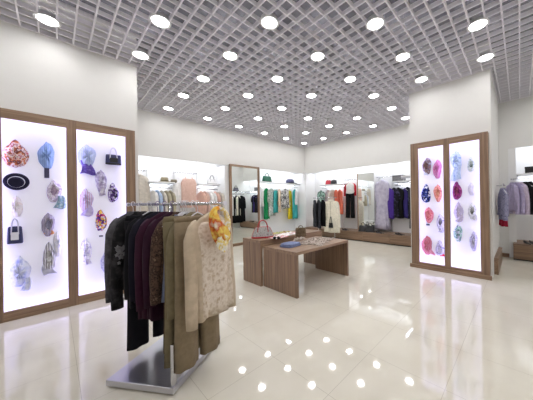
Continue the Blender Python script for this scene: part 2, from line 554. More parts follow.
sc('L', 86, 249, 12, 25, [(190, 180, 230), (240, 238, 248), (140, 130, 200)], 'white and lilac scarf low in the left case, above the mullion foot', scale=18, tail=(.5, .35, .25))
sc('L', 105, 261, 9, 21, [(150, 150, 215), (215, 215, 240), (110, 110, 180)], 'blue lilac scarf partly behind the grey cardigan on the rack', scale=18)
# pillar case, left panel
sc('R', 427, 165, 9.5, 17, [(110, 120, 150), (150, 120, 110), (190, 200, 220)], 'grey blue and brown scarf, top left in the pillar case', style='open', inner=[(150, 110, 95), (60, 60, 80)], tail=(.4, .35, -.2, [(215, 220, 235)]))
sc('R', 437.3, 168, 9.5, 19, [(196, 70, 150), (232, 160, 204), (168, 60, 124), (236, 190, 220)], 'magenta pink scarf, top right on its panel in the pillar case', 'stripe', 16)
sc('R', 426, 193, 10, 18, [(40, 50, 120), (225, 228, 240), (70, 90, 170), (20, 26, 70)], 'navy and white patterned scarf in the pillar case', 'cell', 34)
sc('R', 437.8, 192, 8.5, 18, [(214, 110, 96), (240, 176, 160), (180, 64, 74)], 'orange and rose looped scarf in the pillar case', style='open', inner=[(235, 190, 165), (200, 90, 70)])
sc('R', 429, 214, 9.5, 16, [(196, 60, 84), (240, 160, 172), (214, 96, 114)], 'rose red looped scarf above a small dark tag', style='open', inner=[(245, 170, 180), (200, 50, 80)])
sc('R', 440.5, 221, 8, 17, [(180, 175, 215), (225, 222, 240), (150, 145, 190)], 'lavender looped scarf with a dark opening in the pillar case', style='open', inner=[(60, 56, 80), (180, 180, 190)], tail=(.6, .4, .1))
sc('R', 427, 244, 11, 19, [(176, 34, 64), (226, 130, 150), (140, 24, 50), (236, 190, 200)], 'crimson scarf at the bottom left of the pillar case', 'stripe', 16, tail=(.5, .25, .4, [(240, 200, 215), (220, 120, 150)]))
sc('R', 440, 248, 9.5, 16, [(170, 165, 210), (220, 215, 235), (120, 115, 170)], 'lavender grey scarf with a red fold at the bottom of the pillar case', style='open', tail=(.6, .2, .3, [(215, 40, 70)]))
# pillar case, right panel
sc('R', 456, 159, 11, 20, [(165, 190, 225), (205, 222, 242), (140, 170, 215)], 'pale sky blue scarf with a long tail in the pillar case', tail=(.9, .8, .2))
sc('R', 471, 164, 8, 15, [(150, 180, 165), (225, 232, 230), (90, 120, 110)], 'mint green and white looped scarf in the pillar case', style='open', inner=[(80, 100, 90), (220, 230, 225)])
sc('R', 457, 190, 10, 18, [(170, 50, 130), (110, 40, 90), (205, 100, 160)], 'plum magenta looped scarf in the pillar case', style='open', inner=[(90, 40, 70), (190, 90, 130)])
sc('R', 471, 188, 6, 13, [(236, 234, 242), (215, 212, 226)], 'almost white small scarf under the mint one', tail=(.5, .3, .1))
sc('R', 458.5, 210, 9, 18, [(200, 190, 220), (150, 130, 160), (238, 234, 240)], 'white, grey and pink scarf under the plum magenta one', 'stripe', 16, tail=(.7, .4, .15))
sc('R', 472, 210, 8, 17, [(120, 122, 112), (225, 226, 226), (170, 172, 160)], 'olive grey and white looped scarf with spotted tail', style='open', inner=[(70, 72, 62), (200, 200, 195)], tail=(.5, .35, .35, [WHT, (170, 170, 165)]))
sc('R', 458, 232, 9.5, 17, [(170, 205, 190), (225, 225, 240), (120, 150, 150)], 'mint and lilac scarf at the bottom left of its panel in the pillar case', 'cell', 34)
sc('R', 473.5, 240, 8, 20, [(225, 222, 240), (160, 155, 185), (240, 240, 244)], 'white looped scarf with grey folds, lowest at right in the pillar case', style='open', inner=[(140, 138, 160), (230, 230, 240)])


def small_tag(kind, px, py, pw, ph, m, label):
    q, rz, w, h = place_case(kind, px, py, pw, ph)
    t = thing('price_tag', label, 'tag', q, rz)
    obj('card', box(-w / 2, w / 2, -.012, 0, -h / 2, h / 2, .002), m, t)
    bm = bmesh.new(); tube(bm, [(0, -.006, h / 2), (w * .2, -.006, h * .75), (0, -.004, h)], .0015, 6); obj('string', bm, 'hook', t)


small_tag('L', 46.8, 173, 5, 10, plain('dark_tag', (60, 56, 84), .5), 'dark hanging tag under the light blue scarf')
small_tag('L', 101, 236, 4, 1.6, plain('grey_tag', (120, 118, 130), .5), 'small grey tag under the bright pink scarf')
small_tag('R', 428, 224.6, 3.4, 1.6, plain('grey_blue_tag', (70, 74, 110), .5), 'small dark tag under the rose red scarf')


def brim_hat(loc, rot, R, label, mats, crown=.55, sx=1.0, tall=.10):
    t = thing('hat', label, 'hat', loc, 0); t.rotation_euler = rot
    bm = bmesh.new()
    lathe(bm, [(R * crown, .0), (R * .8, .004), (R, -.006), (R * 1.01, -.001), (R, .006), (R * .8, .014), (R * crown, .012)], 36, sx, ring=True)
    obj('brim', bm, mats[0], t, True)
    bm = bmesh.new()
    lathe(bm, [(R * crown, .004), (R * crown * 1.0, tall * .4), (R * crown * .95, tall * .75), (R * crown * .82, tall), (R * crown * .5, tall * .93), (.001, tall * .88)], 36, sx)
    crn = obj('crown', bm, mats[0], t, True)
    bm = bmesh.new()
    lathe(bm, [(R * crown + .001, .012), (R * crown + .005, .013), (R * crown + .004, tall * .36), (R * crown, tall * .37)], 36, sx, ring=True)
    obj('band', bm, mats[1], crn, True)
    return t


q, rz, w, h = place_case('L', 17, 182, 27, 20)
navyfelt = cloth('navy_felt', [(34, 32, 56)], 30)
brim_hat((q.x, q.y - .055, q.z), (PI / 2 + .22, 0, 0), w * .49, 'black brimmed hat with white ribbon on the left lit panel',
         (navyfelt, cloth('white_ribbon', [(225, 225, 238)], 20)), .62, 1, .085)


def handbag(loc, rotz, w, h, d, body, trim, label, handle_h=None, taper=.75, front=None, cat='handbag', base=True, group=None, hm=None):
    """stands on its base at z = 0: shaped body, base trim, twin handles, top zip and buckle"""
    t = thing('handbag', label, cat, loc, rotz, group)
    bm = bmesh.new(); rings = []
    for i in range(9):
        s = i / 8
        ww = w * (1 - (1 - taper) * s ** 1.6) / 2; dd = d * (1 - .75 * s ** 1.5) / 2
        rings.append([Vector((ww * (abs(math.cos(a)) ** .45) * math.copysign(1, math.cos(a)), dd * (abs(math.sin(a)) ** .55) * math.copysign(1, math.sin(a)), h * s)) for a in (2 * PI * j / 28 for j in range(28))])
    loft(bm, rings); bod = obj('body', bm, body, t, True)
    if base:
        bm = bmesh.new()
        rr = [[Vector((p.x * f, p.y * f, z)) for p in rings[0]] for f, z in ((1.0, 0), (1.05, .01), (1.05, h * .13), (1.0, h * .15))]
        loft(bm, rr); obj('base_trim', bm, trim, t, True)
    hh = handle_h or h * .6
    if base:
        for sgn in (-1, 1):
            bm = bmesh.new()
            tube(bm, [(sgn * w * (1 - (1 - taper) * q ** 1.6) / 2, 0, h * q) for q in (.05, .2, .4, .6, .8, .97)], max(.004, w * .018), 8)
            obj('side_piping', bm, trim, t, True)
    for sgn in (-1, 1):
        bm = bmesh.new()
        tube(bm, [(-w * .24, sgn * d * .32, h * .55)] + [(p[0], sgn * d * .14, p[2]) for p in arc((0, h * .95), w * .22, hh, PI, 0, 12)] + [(w * .24, sgn * d * .32, h * .55)], max(.006, w * .022), 8)
        obj('handle', bm, hm or trim, t, True)
    bm = bmesh.new(); tube(bm, [(-w * taper * .47, 0, h), (0, 0, h * 1.015), (w * taper * .47, 0, h)], max(.003, d * .05), 6)
    obj('zip', bm, trim, bod, True)
    if front:
        obj('front_panel', box(-w * .26, w * .26, -d * .5, -d * .42, h * .22, h * .68, .003), front, bod)
    return t


navyl = plain('navy_leather', (40, 42, 88), .45, noise=.15)
q, rz, w, h = place_case('L', 15.5, 232, 16, 22)
handbag((q.x, q.y - .05, q.z - h / 2), 0, w * .95, h * .75, .07, navyl, navyl, 'navy handbag with a white front pocket hung under the pale pink scarf', handle_h=h * .4,
        taper=.85, front=plain('white_pocket', (232, 232, 244), .5), hm=plain('pale_strap', (206, 204, 220), .5))
q, rz, w, h = place_case('L', 113, 160, 15, 10)
handbag((q.x, q.y - .045, q.z - h / 2), 0, w, h * .95, .07, navyl, 'black', 'small black handbag on the right lit panel of the left case', handle_h=h * .75, taper=.95, front=M['black'], hm='hook')

# ------------------------------------------------------------------ garments
def body_mesh(w, length, dep, top=-.07, hem=1.0, waist=.92, rip=.012, seed=0, shoulder=True, nrip=7, slant=0):
    r = random.Random(seed); ph = r.random() * 6.28; ph2 = r.random() * 6.28
    bm = bmesh.new(); rings = []
    if shoulder:
        prof = [(top, .12, .3), (top - .012, .24, .5), (top - .04, .50, .60), (top - .07, .74, .68), (top - .10, .92, .75), (top - .14, 1.0, .85)]
    else:
        prof = [(top - .02, .62, .4), (top - .03, .72, .6), (top - .08, .84, .9)]
    z0 = prof[-1][0]; n = 9
    for i in range(1, n + 1):
        t = i / n
        k = waist + (1 - waist) * abs(1 - t * 2.2) if t < .45 else waist + (hem - waist) * ((t - .45) / .55)
        prof.append((z0 - (length + z0 - 0) * t, k, 1.0 + .25 * t))
    for z, hw, dd in prof:
        t = max(0, (-z - .2) / max(.1, length - .2))
        ring = []
        for j in range(44):
            a = 2 * PI * j / 44
            c, s = math.cos(a), math.sin(a)
            x = w / 2 * hw * math.copysign(abs(c) ** .8, c)
            y = dep / 2 * dd * math.copysign(abs(s) ** .75, s)
            rp = rip * t * (math.sin(a * nrip + ph) + .6 * math.sin(a * (nrip + 4) + ph2))
            x += rp * c * .6; y += rp * (1 if s >= 0 else -1) * .9
            ring.append(Vector((x, y, z + slant * x * t - .01 * t * math.sin(a * 3 + ph))))
        rings.append(ring)
    return loft(bm, rings)


def sleeve_mesh(w, sgn, length, r0=.06, r1=.045, out=.03, seed=0, flat=.75, top=-.185):
    r = random.Random(seed + 5); ph = r.random() * 6
    bm = bmesh.new(); rings = []
    n = 9
    for i in range(n + 1):
        t = i / n
        rad = r0 + (r1 - r0) * t
        xo = sgn * (w / 2 - .035 + out * math.sin(t * PI * .6)); yo = .012 * math.sin(t * 4 + ph)
        ring = []
        for j in range(16):
            a = 2 * PI * j / 16
            k = 1 + .10 * math.sin(a * 3 + t * 5 + ph)
            ring.append(Vector((xo + rad * k * math.cos(a) * (.9 if i else .5), yo + rad * flat * k * math.sin(a) * (1 if i else .6), top + (.035 - sgn * .03 * math.cos(a) if i == 0 else 0) - length * t)))
        rings.append(ring)
    return loft(bm, rings)


def hanger_mesh(w, bm=None):
    bm = bm or bmesh.new()
    tube(bm, arc((0, .006), .016, .016, PI * 1.15, 0, 9) + [(.016, 0, -.01), (0, 0, -.03), (0, 0, -.072)], .003, 6)
    tube(bm, [(-w / 2, 0, -.18), (-w * .3, 0, -.135), (-w * .08, 0, -.085), (0, 0, -.072), (w * .08, 0, -.085), (w * .3, 0, -.135), (w / 2, 0, -.18)], .006, 6)
    return bm


HG = {}


def hanger(loc, rotz, label, m, group):
    if m not in HG:
        HG[m] = obj('clothes_hanger', hanger_mesh(.36), m, None, True); o = HG[m]
    else:
        o = HG[m].copy(); C.objects.link(o)
    o.location = loc; o.rotation_euler = (0, 0, rotz)
    return tag(o, label, 'hanger', group)


def garment(kind, loc, rotz, m, label, w=.40, length=.7, dep=.07, sleeve=.55, group=None, seed=None, extra=None, hm='hook', hg=True, hem=1.0, waist=.92,
            rip=.012, slant=0, sr0=.06, sr1=.045, nrip=7, hlabel=None, dtop=0):
    seed = seed if seed is not None else rnd.randrange(10000)
    name = {'top': 'blouse', 'jacket': 'jacket', 'dress': 'dress', 'trousers': 'trousers', 'sleeveless': 'dress', 'coat': 'coat', 'cardigan': 'cardigan', 'shirt': 'shirt', 'skirt': 'skirt'}[kind]
    t = thing(name, label, name if name != 'blouse' else 'top', loc, rotz, group)
    if kind == 'trousers':
        bm = bmesh.new(); rings = []
        for z, k in ((-.10, .95), (-.12, 1), (-.145, 1)):
            rings.append([Vector((w / 2 * k * math.cos(a), dep / 2 * math.sin(a), z)) for a in (2 * PI * j / 28 for j in range(28))])
        obj('waistband', loft(bm, rings), m, t, True)
        for s in (-1, 1):
            bm = bmesh.new(); rings = []
            for i in range(10):
                u = i / 9
                hw = w * (.255 - .03 * u) * (1 - .06 * math.sin(u * PI)); xo = s * (w * .245 + .012 * u)
                rings.append([Vector((xo + hw * math.cos(a) * (1 + .04 * math.sin(3 * a + u * 4 + seed)), dep * (.5 + .15 * u) * math.sin(a) + .008 * u * math.sin(5 * a + seed), -.14 - (length - .14) * u)) for a in (2 * PI * j / 22 for j in range(22))])
            obj('trouser_leg', loft(bm, rings), m, t, True)
    else:
        sh = kind not in ('sleeveless', 'skirt')
        obj('bodice' if kind != 'skirt' else 'skirt_panel', body_mesh(w, length, dep, top=-.07 - dtop if sh else -.12 - dtop, hem=hem, waist=waist, rip=rip, seed=seed, shoulder=sh, slant=slant, nrip=nrip), m, t, True)
        if kind == 'sleeveless':
            for s in (-1, 1):
                bm = bmesh.new(); tube(bm, [(s * w * .2, 0, -.09), (s * w * .22, -.012, -.15), (s * w * .26, -.01, -.2)], .012, 8)
                obj('strap', bm, m, t, True)
        if sh and sleeve:
            for s in (-1, 1):
                sv = obj('sleeve', sleeve_mesh(w, s, sleeve, sr0, sr1, seed=seed + s), m, t, True)
                if kind in ('jacket', 'coat', 'shirt', 'cardigan'):
                    bm = sleeve_mesh(w, s, sleeve, sr0 * 1.08, sr1 * 1.10, seed=seed + s)
                    bmesh.ops.delete(bm, geom=[v for v in bm.verts if v.co.z > -.185 - sleeve * .88], context='VERTS')
                    cf = obj('cuff', bm, m, sv, True)
                    sm = cf.modifiers.new('thickness', 'SOLIDIFY'); sm.thickness = .004
        if kind in ('jacket', 'coat', 'cardigan', 'shirt'):
            mm = extra or m
            bm = bmesh.new()
            loft(bm, [[Vector(((w * .13 + .02 * q) * math.cos(a), dep * (.42 + .2 * q) * math.sin(a), -.07 - .06 * q)) for a in (2 * PI * j / 20 for j in range(20))] for q in (0, .35, 1)])
            obj('collar', bm, mm, t, True)
            bm = bmesh.new(); zz = [-.13 - (length - .15) * q / 8 for q in range(9)]
            tube(bm, [(.004 * math.sin(q * 2), -dep * (.48 + .012 * q) - .004, z) for q, z in enumerate(zz)], .006, 6)
            obj('front_placket', bm, mm, t, True)
    if hg:
        hanger(loc, rotz, hlabel or ('hanger holding the ' + label)[:120], hm, 'clothes hangers')
    return t


# ------------------------------------------------------------------ the free standing rack at the left front
RA, RB = Vector((.512, 2.749, 1.385)), Vector((.868, 1.692, 1.385))
rdir = (RB - RA).normalized()
RZ = math.atan2(-rdir.x, rdir.y)     # garment y axis looks along the rail
base = [Vector((.264, 2.294)), Vector((.583, 1.82)), Vector((1.116, 2.225)), Vector((.797, 2.699))]
e1 = (base[1] - base[0]).normalized(); e2 = (base[2] - base[1]).normalized()
bc = (base[0] + base[2]) / 2
bang = math.atan2(e1.y, e1.x)
L1, L2 = (base[1] - base[0]).length, (base[2] - base[1]).length
rack = thing('clothes_rack', 'free-standing steel clothes rack on a flat base plate in the front left', 'clothes rack', (bc.x, bc.y, 0), bang)
obj('base_plate', box(-L1 / 2, L1 / 2, -L2 / 2, L2 / 2, .012, .058, .004), plain('brushed_plate_steel', (200, 200, 208), .30, 1, noise=.04, scale=5), rack)
b = bmesh.new()
for sx in (-1, 1):
    for sy in (-1, 1): bx(b, sx * (L1 / 2 - .06) - .025, sx * (L1 / 2 - .06) + .025, sy * (L2 / 2 - .06) - .025, sy * (L2 / 2 - .06) + .025, 0, .014)
obj('foot', b, 'blackp', rack)
xe = L1 / 2 - .02
for yy in (-L2 / 2 + .03, .10):
    obj('corner_post', box(xe - .012, xe + .012, yy - .017, yy + .017, .058, .36, .002), 'chrome', rack)
obj('side_panel', box(xe - .004, xe + .004, -L2 / 2 + .047, .083, .075, .35), 'steel', rack)
inv = Matrix.Rotation(-bang, 3, 'Z')
o3 = Vector((bc.x, bc.y, 0))
la, lb = inv @ (RA - rdir * .05 - o3), inv @ (RB + rdir * .05 - o3)
b = bmesh.new(); tube(b, [la, lb], .0125, 14); obj('rail', b, 'chrome', rack, True)
mid = (la + lb) / 2
b = bmesh.new(); tube(b, [(mid.x, mid.y, .058), (mid.x, mid.y, 1.38)], .013, 12)
tube(b, [(mid.x, mid.y, .058), (mid.x, mid.y, .07)], .05, 16)
obj('post', b, 'chrome', rack, True)
b = bmesh.new()
for p_, d_ in ((la, 1), (lb, -1)):
    tube(b, [p_ + Vector((0, 0, 0)), p_ + (la - lb).normalized() * .012 * d_], .018, 12)
obj('end_cap', b, 'hook', rack)

m_grey = cloth('grey_knit', [(62, 60, 64), (92, 90, 94)], 24)
m_appl = cloth('pale_grey_applique', [(120, 118, 122)], 30)
m_blackfl = cloth('black_floral', [(12, 11, 14), (20, 19, 22), (52, 50, 52)], 16)
m_navy = cloth('black_navy', [(9, 8, 16)], 30)
m_navy2 = cloth('dark_navy', [(16, 13, 30)], 30)
m_aub = cloth('aubergine', [(50, 13, 36)], 24)
m_aub2 = cloth('dark_aubergine', [(44, 12, 34)], 24)
m_brownp = cloth('brown_animal_print', [(32, 22, 20), (92, 70, 58), (46, 32, 28), (116, 94, 78)], 34)
m_brown2 = cloth('brown_fleck', [(34, 22, 18), (74, 52, 40)], 60)
m_blue = cloth('slate_blue', [(112, 118, 142)], 24)
m_olive = cloth('olive_khaki', [(122, 111, 86)], 24)
m_olive2 = cloth('olive_grey', [(146, 134, 110)], 24)
m_beige = cloth('beige_satin', [(198, 180, 156)], 20, rough=.5)
m_lace = cloth('beige_lace', [(186, 164, 138), (226, 214, 200), (196, 176, 152)], 26, rough=.6)
m_trs = cloth('taupe_trousers', [(140, 124, 100)], 24)


def on_rail(s, dz=0):
    p = RA + (RB - RA) * s
    return (p.x, p.y, 1.389 + dz)


def rackg(kind, s, m, label, turn=0, hm='hook', **kw):
    return garment(kind, on_rail(s), RZ + turn, m, label, hm=hm, hlabel=kw.pop('hl'), group='clothes on the front rack', **kw)


g1 = rackg('cardigan', .02, m_grey, 'grey cardigan at the far left end of the front rack', hl='hanger under the grey cardigan on the front rack', w=.41, length=.70, sleeve=.68, sr0=.055, sr1=.032, dep=.07, seed=1, waist=1)
g2 = rackg('jacket', .12, m_blackfl, 'black jacket with pale leaf motif on its sleeve, second on the front rack', hl='hanger under the black leaf jacket on the front rack', w=.41, length=.74, sleeve=.72, dep=.08, seed=2, sr1=.045, waist=1)
b = bmesh.new()
for cxq, czq, rq in ((.20, -.40, .030), (.175, -.375, .020), (.22, -.37, .02), (.195, -.45, .022), (.225, -.43, .016), (.17, -.43, .016), (.21, -.50, .014)):
    ctr = b.verts.new((cxq, .060, czq)); ring = [b.verts.new((cxq + rq * (1 + .3 * math.sin(5 * a)) * math.cos(a), .054, czq + rq * (1 + .3 * math.sin(5 * a)) * math.sin(a))) for a in (2 * PI * j / 15 for j in range(15))]
    for j in range(15): b.faces.new((ctr, ring[j], ring[(j + 1) % 15]))
g = obj('leaf_motif', b, m_appl, g2)
s_ = g.modifiers.new('thickness', 'SOLIDIFY'); s_.thickness = .003
rackg('trousers', .235, m_navy, 'wide black trousers hanging lowest at the left half of the front rack', hl='hanger under the wide black trousers', w=.40, length=1.24, dep=.07, seed=3)
rackg('top', .285, m_navy, 'black top over the wide black trousers on the front rack', hl='hanger under the black top on the front rack', w=.41, length=.86, sleeve=.6, dep=.07, seed=14, waist=1)
rackg('top', .345, m_navy2, 'dark navy top beside the left aubergine top on the front rack', hl='hanger under the dark navy top', w=.41, length=.8, sleeve=.6, dep=.07, seed=4, hm='lilac')
rackg('top', .43, m_aub, 'left one of two aubergine purple tops on the front rack', hl='hanger under the left aubergine top', w=.42, length=.93, sleeve=.66, dep=.08, seed=5, hm='lilac', waist=1)
rackg('top', .52, m_aub2, 'right one of two aubergine purple tops on the front rack', hl='hanger under the right aubergine top', w=.42, length=.92, sleeve=.62, dep=.08, seed=6, hm='lilac', waist=1)
rackg('jacket', .60, m_brownp, 'brown mottled jacket in the middle of the front rack', hl='hanger under the brown print jacket', w=.42, length=.62, sleeve=.58, dep=.09, seed=7, waist=1)
rackg('skirt', .635, m_brown2, 'long brown flecked skirt below the brown print jacket on the front rack', hl='hanger under the brown flecked skirt', w=.37, length=1.14, dep=.06, seed=8)
rackg('sleeveless', .655, m_blue, 'narrow slate blue top between the brown jacket and the olive clothes', hl='hanger under the slate blue top', w=.38, length=.75, dep=.04, seed=9)
rackg('trousers', .68, m_olive, 'olive khaki trousers beside the slate blue top on the front rack', hl='hanger under the olive khaki trousers', w=.42, length=1.24, dep=.06, seed=10)
rackg('top', .745, m_olive, 'olive khaki tunic left of the beige blouse on the front rack', hl='hanger under the olive tunic', w=.40, length=.85, sleeve=.66, dep=.07, seed=11, sr0=.05, waist=1)
rackg('trousers', .79, m_trs, 'taupe wide trousers showing below the beige blouse', hl='hanger under the taupe trousers', w=.42, length=1.245, dep=.07, seed=12)
g9 = rackg('top', .925, m_beige, 'beige lace front blouse hanging nearest on the front rack', hl='hanger holding the beige lace blouse', w=.41, length=.86, sleeve=.70, dep=.09, seed=13, hem=1.04, waist=.98, rip=.014, sr0=.06, sr1=.045)
# lace panel on the front of the blouse, following its front
bm = body_mesh(.37, .845, .104, hem=1.02, waist=.98, rip=.014, seed=13)
dl = [v for v in bm.verts if v.co.y < .010 or v.co.z > -.13]
bmesh.ops.delete(bm, geom=dl, context='VERTS')
o = obj('lace_front', bm, m_lace, g9, True)
s_ = o.modifiers.new('thickness', 'SOLIDIFY'); s_.thickness = .003

# printed kerchief round the neck of the blouse
m_ker = cloth('kerchief_print', [(226, 130, 36), (236, 168, 60), (240, 215, 110), (205, 84, 34), (244, 236, 214)], 7)
m_ker2 = cloth('kerchief_spot', [(240, 238, 228), (232, 205, 96), (244, 240, 232), (236, 232, 214)], 30)
p = Vector(on_rail(.945)) + Vector((rdir.y, -rdir.x, 0)) * .03
kt = thing('neck_scarf', 'orange, yellow and white printed kerchief round the neck of the beige blouse', 'scarf', p, RZ)
kt.scale = (.88, 1, .88)


def band(pts, wid, th):
    bm = bmesh.new(); rings = []
    for i, (q, wv) in enumerate(zip(pts, wid)):
        q = Vector(q)
        rings.append([q + Vector((wv * math.cos(a), th * math.sin(a) * (1 + .5 * math.sin(3 * a + i)), .25 * wv * math.cos(a))) for a in (2 * PI * j / 14 for j in range(14))])
    return loft(bm, rings)


for nm, q0, mk in (('left_band', 0.0, m_ker), ('right_band', PI, m_ker2)):
    b = bmesh.new(); rings = []
    for i in range(17):                   # the two halves of the loop round the hanger neck
        q = q0 + PI * (i - .4) / 15.2
        cx_, cz_ = .088 * math.sin(q) * (1.0 + .25 * math.cos(q)), -.185 + .14 * math.cos(q)
        rr = .018 + .020 * (1 - math.cos(q)) / 2 + .004 * math.sin(3 * q)
        ox, oz = math.sin(q), math.cos(q)
        rings.append([Vector((cx_ + ox * rr * math.cos(w_) * (1 + .15 * math.sin(5 * w_ + q)), .075 + .03 * math.sin(q / 2) + .018 * math.sin(w_) * (1 + .3 * math.sin(4 * w_)), cz_ + oz * rr * math.cos(w_))) for w_ in (2 * PI * j / 16 for j in range(16))])
    obj(nm, loft(b, rings), mk, kt, True)
b = bmesh.new(); rings = []
for z, x0_, x1_, yb_ in ((-.08, .045, .075, .0), (-.13, .015, .105, .005), (-.18, -.045, .115, .012), (-.235, -.085, .10, .018), (-.28, -.07, .075, .02), (-.315, -.03, .05, .018)):
    rings.append([Vector(((x0_ + x1_) / 2 + (x1_ - x0_) / 2 * math.cos(w_), .112 + yb_ + .012 * math.sin(w_) + .006 * math.sin(5 * w_ + z * 40), z + .03 * math.cos(w_))) for w_ in (2 * PI * j / 24 for j in range(24))])
obj('orange_drape', loft(b, rings), m_ker, kt, True)
b = bmesh.new(); rings = []
for z, x0_, x1_ in ((-.285, .02, .09), (-.315, -.04, .095), (-.345, -.075, .075), (-.375, -.05, .03), (-.39, -.03, .0)):
    rings.append([Vector(((x0_ + x1_) / 2 + (x1_ - x0_) / 2 * math.cos(w_), .135 + .010 * math.sin(w_) + .005 * math.sin(4 * w_ + z * 30), z - .03 * math.cos(w_))) for w_ in (2 * PI * j / 20 for j in range(20))])
obj('hem_fold', loft(b, rings), m_ker2, kt, True)

# ------------------------------------------------------------------ two walnut tables
def table(x0, x1, y0, y1, h, label, th=.045, apron=False):
    t = thing('display_table', label, 'table', ((x0 + x1) / 2, (y0 + y1) / 2, 0))
    hx, hy = (x1 - x0) / 2, (y1 - y0) / 2
    obj('tabletop', box(-hx, hx, -hy, hy, h - th, h, .002), 'walnut_x', t)
    obj('side_panel', box(-hx, -hx + th, -hy, hy, 0, h - th, .002), 'walnut', t)
    obj('side_panel', box(hx - th, hx, -hy, hy, 0, h - th, .002), 'walnut', t)
    if apron: obj('apron', box(-hx + th, hx - th, -hy + .002, -hy + .022, h - th - .09, h - th, .002), 'walnut_x', t)
    return t


T1, T2 = .66, .755
table(2.35, 3.725, 2.34, 3.11, T1, 'lower walnut waterfall table in front, with blue jeans on it')
t2r = at_z(320.5, 227.5, T2)
table(2.30, 3.93, 3.116, 3.635, T2, 'taller walnut waterfall table behind, with the red trimmed handbag on it', apron=True)


def folded(name, loc, rotz, w, d, h, m, label, cat, layers=3, seed=0, group=None):
    """a folded garment: soft stacked layers with rounded fold edges"""
    r = random.Random(seed)
    t = thing(name, label, cat, loc, rotz, group)
    for k in range(layers):
        z0 = h * k / layers; bm = bmesh.new(); rings = []
        for q, f in ((0, .94), (.25, 1), (.75, 1), (1, .95)):
            rings.append([Vector((w / 2 * f * math.copysign(abs(math.cos(a)) ** .35, math.cos(a)) * (1 - .04 * k), d / 2 * f * math.copysign(abs(math.sin(a)) ** .35, math.sin(a)) * (1 - .05 * k), z0 + h / layers * q + .004 * math.sin(3 * a + k + seed) * (q > .5) * (k == layers - 1))) for a in (2 * PI * j / 32 for j in range(32))])
        loft(bm, rings); obj('fold', bm, m, t, True)
    return t


def spread_cloth(name, loc, rotz, w, d, m, label, cat, seed=0, height=.03):
    """a cloth spread loosely on a table, with thickness and rumples"""
    r = random.Random(seed); p = [r.random() * 6 for _ in range(8)]
    bm = bmesh.new(); nx, ny = 30, 20; top = []; bot = []
    for i in range(nx + 1):
        a, b_ = [], []
        for j in range(ny + 1):
            u, v = i / nx * 2 - 1, j / ny * 2 - 1
            edge = 1 + .10 * math.sin(4 * v + p[0]) + .06 * math.sin(9 * u + p[1])
            x = w / 2 * u * (1 + .08 * math.sin(5 * v + p[2])); y = d / 2 * v * edge
            z = height * (.35 + .33 * math.sin(7 * u + 3 * v + p[3]) + .25 * math.sin(11 * v - 4 * u + p[4]) + .15 * math.sin(17 * u + p[5]))
            z = max(.006, z * (1 - max(abs(u), abs(v)) ** 6 * .7))
            a.append(bm.verts.new((x, y, z))); b_.append(bm.verts.new((x, y, .001)))
        top.append(a); bot.append(b_)
    for i in range(nx):
        for j in range(ny):
            bm.faces.new((top[i][j], top[i + 1][j], top[i + 1][j + 1], top[i][j + 1]))
            bm.faces.new((bot[i][j + 1], bot[i + 1][j + 1], bot[i + 1][j], bot[i][j]))
    for i in range(nx):
        bm.faces.new((top[i + 1][0], top[i][0], bot[i][0], bot[i + 1][0])); bm.faces.new((top[i][ny], top[i + 1][ny], bot[i + 1][ny], bot[i][ny]))
    for j in range(ny):
        bm.faces.new((top[0][j], top[0][j + 1], bot[0][j + 1], bot[0][j])); bm.faces.new((top[nx][j + 1], top[nx][j], bot[nx][j], bot[nx][j + 1]))
    o = obj(name, bm, m, None, True)
    o.location = loc; o.rotation_euler = (0, 0, rotz)
    return tag(o, label, cat)


m_red = plain('red_leather', (178, 34, 46), .4, noise=.1)
m_greyc = cloth('grey_print_canvas', [(124, 120, 118), (184, 180, 176), (92, 88, 88)], 40)
q = at_z(262, 237.5, T2)
handbag((2.52, 3.34, T2), -.55, .38, .19, .15, m_greyc, m_red, 'grey patterned handbag with red base and handles on the taller table', handle_h=.13, taper=.62)
m_btaupe = cloth('brown_taupe', [(84, 68, 52), (120, 102, 80)], 20)
q = at_z(301.5, 236, T2)
handbag((q.x - .02, q.y, T2), -.7, .19, .15, .11, m_btaupe, m_btaupe, 'small taupe brown bag on the far end of the taller table', handle_h=.05, taper=.9)
q = at_z(280, 237, T2)
spread_cloth('blouse', (q.x - .05, q.y, T2), .1, .34, .24, cloth('white_red_print', [(240, 236, 234), (244, 240, 238), (240, 236, 234), (214, 70, 80), (240, 236, 234), (244, 240, 238)], 7), 'white top with red print spread on the taller table', 'top', 3, .035)
q = at_z(289, 234.5, T2)
spread_cloth('scarf', (q.x, q.y + .03, T2), .2, .42, .22, cloth('white_pink_print', [(240, 238, 236), (244, 240, 238), (240, 236, 236), (224, 130, 140)], 10), 'white and pink scarf spread in the middle of the taller table', 'scarf', 5, .04)
q = at_z(279.5, 232.3, T2)
spread_cloth('scarf', (q.x - .05, 3.56, T2), 0, .5, .1, cloth('green_yellow_print', [(120, 150, 90), (215, 210, 150), (160, 110, 70)], 14), 'green and yellow scarf along the back edge of the taller table', 'scarf', 8, .03)
# sunglasses
q = at_z(276.6, 239.3, T2)
sg = thing('sunglasses', 'black sunglasses lying beside the white red printed top', 'sunglasses', (q.x, q.y, T2), -.9)
for s in (-1, 1):
    b = bmesh.new(); lathe(b, [(.001, .0), (.026, 0), (.028, .003), (.026, .006), (.001, .007)], 18)
    for v in b.verts: v.co = Vector((v.co.x + s * .033, -v.co.z, v.co.y * .85 + .026))
    obj('lens', b, 'blackp', sg, True)
    b = bmesh.new(); tube(b, [(s * .06, 0, .032), (s * .062, .05, .026), (s * .058, .11, .008)], .003, 6); obj('temple', b, 'blackp', sg, True)
b = bmesh.new(); tube(b, [(-.01, -.003, .03), (0, -.005, .034), (.01, -.003, .03)], .003, 6); obj('bridge', b, 'blackp', sg, True)

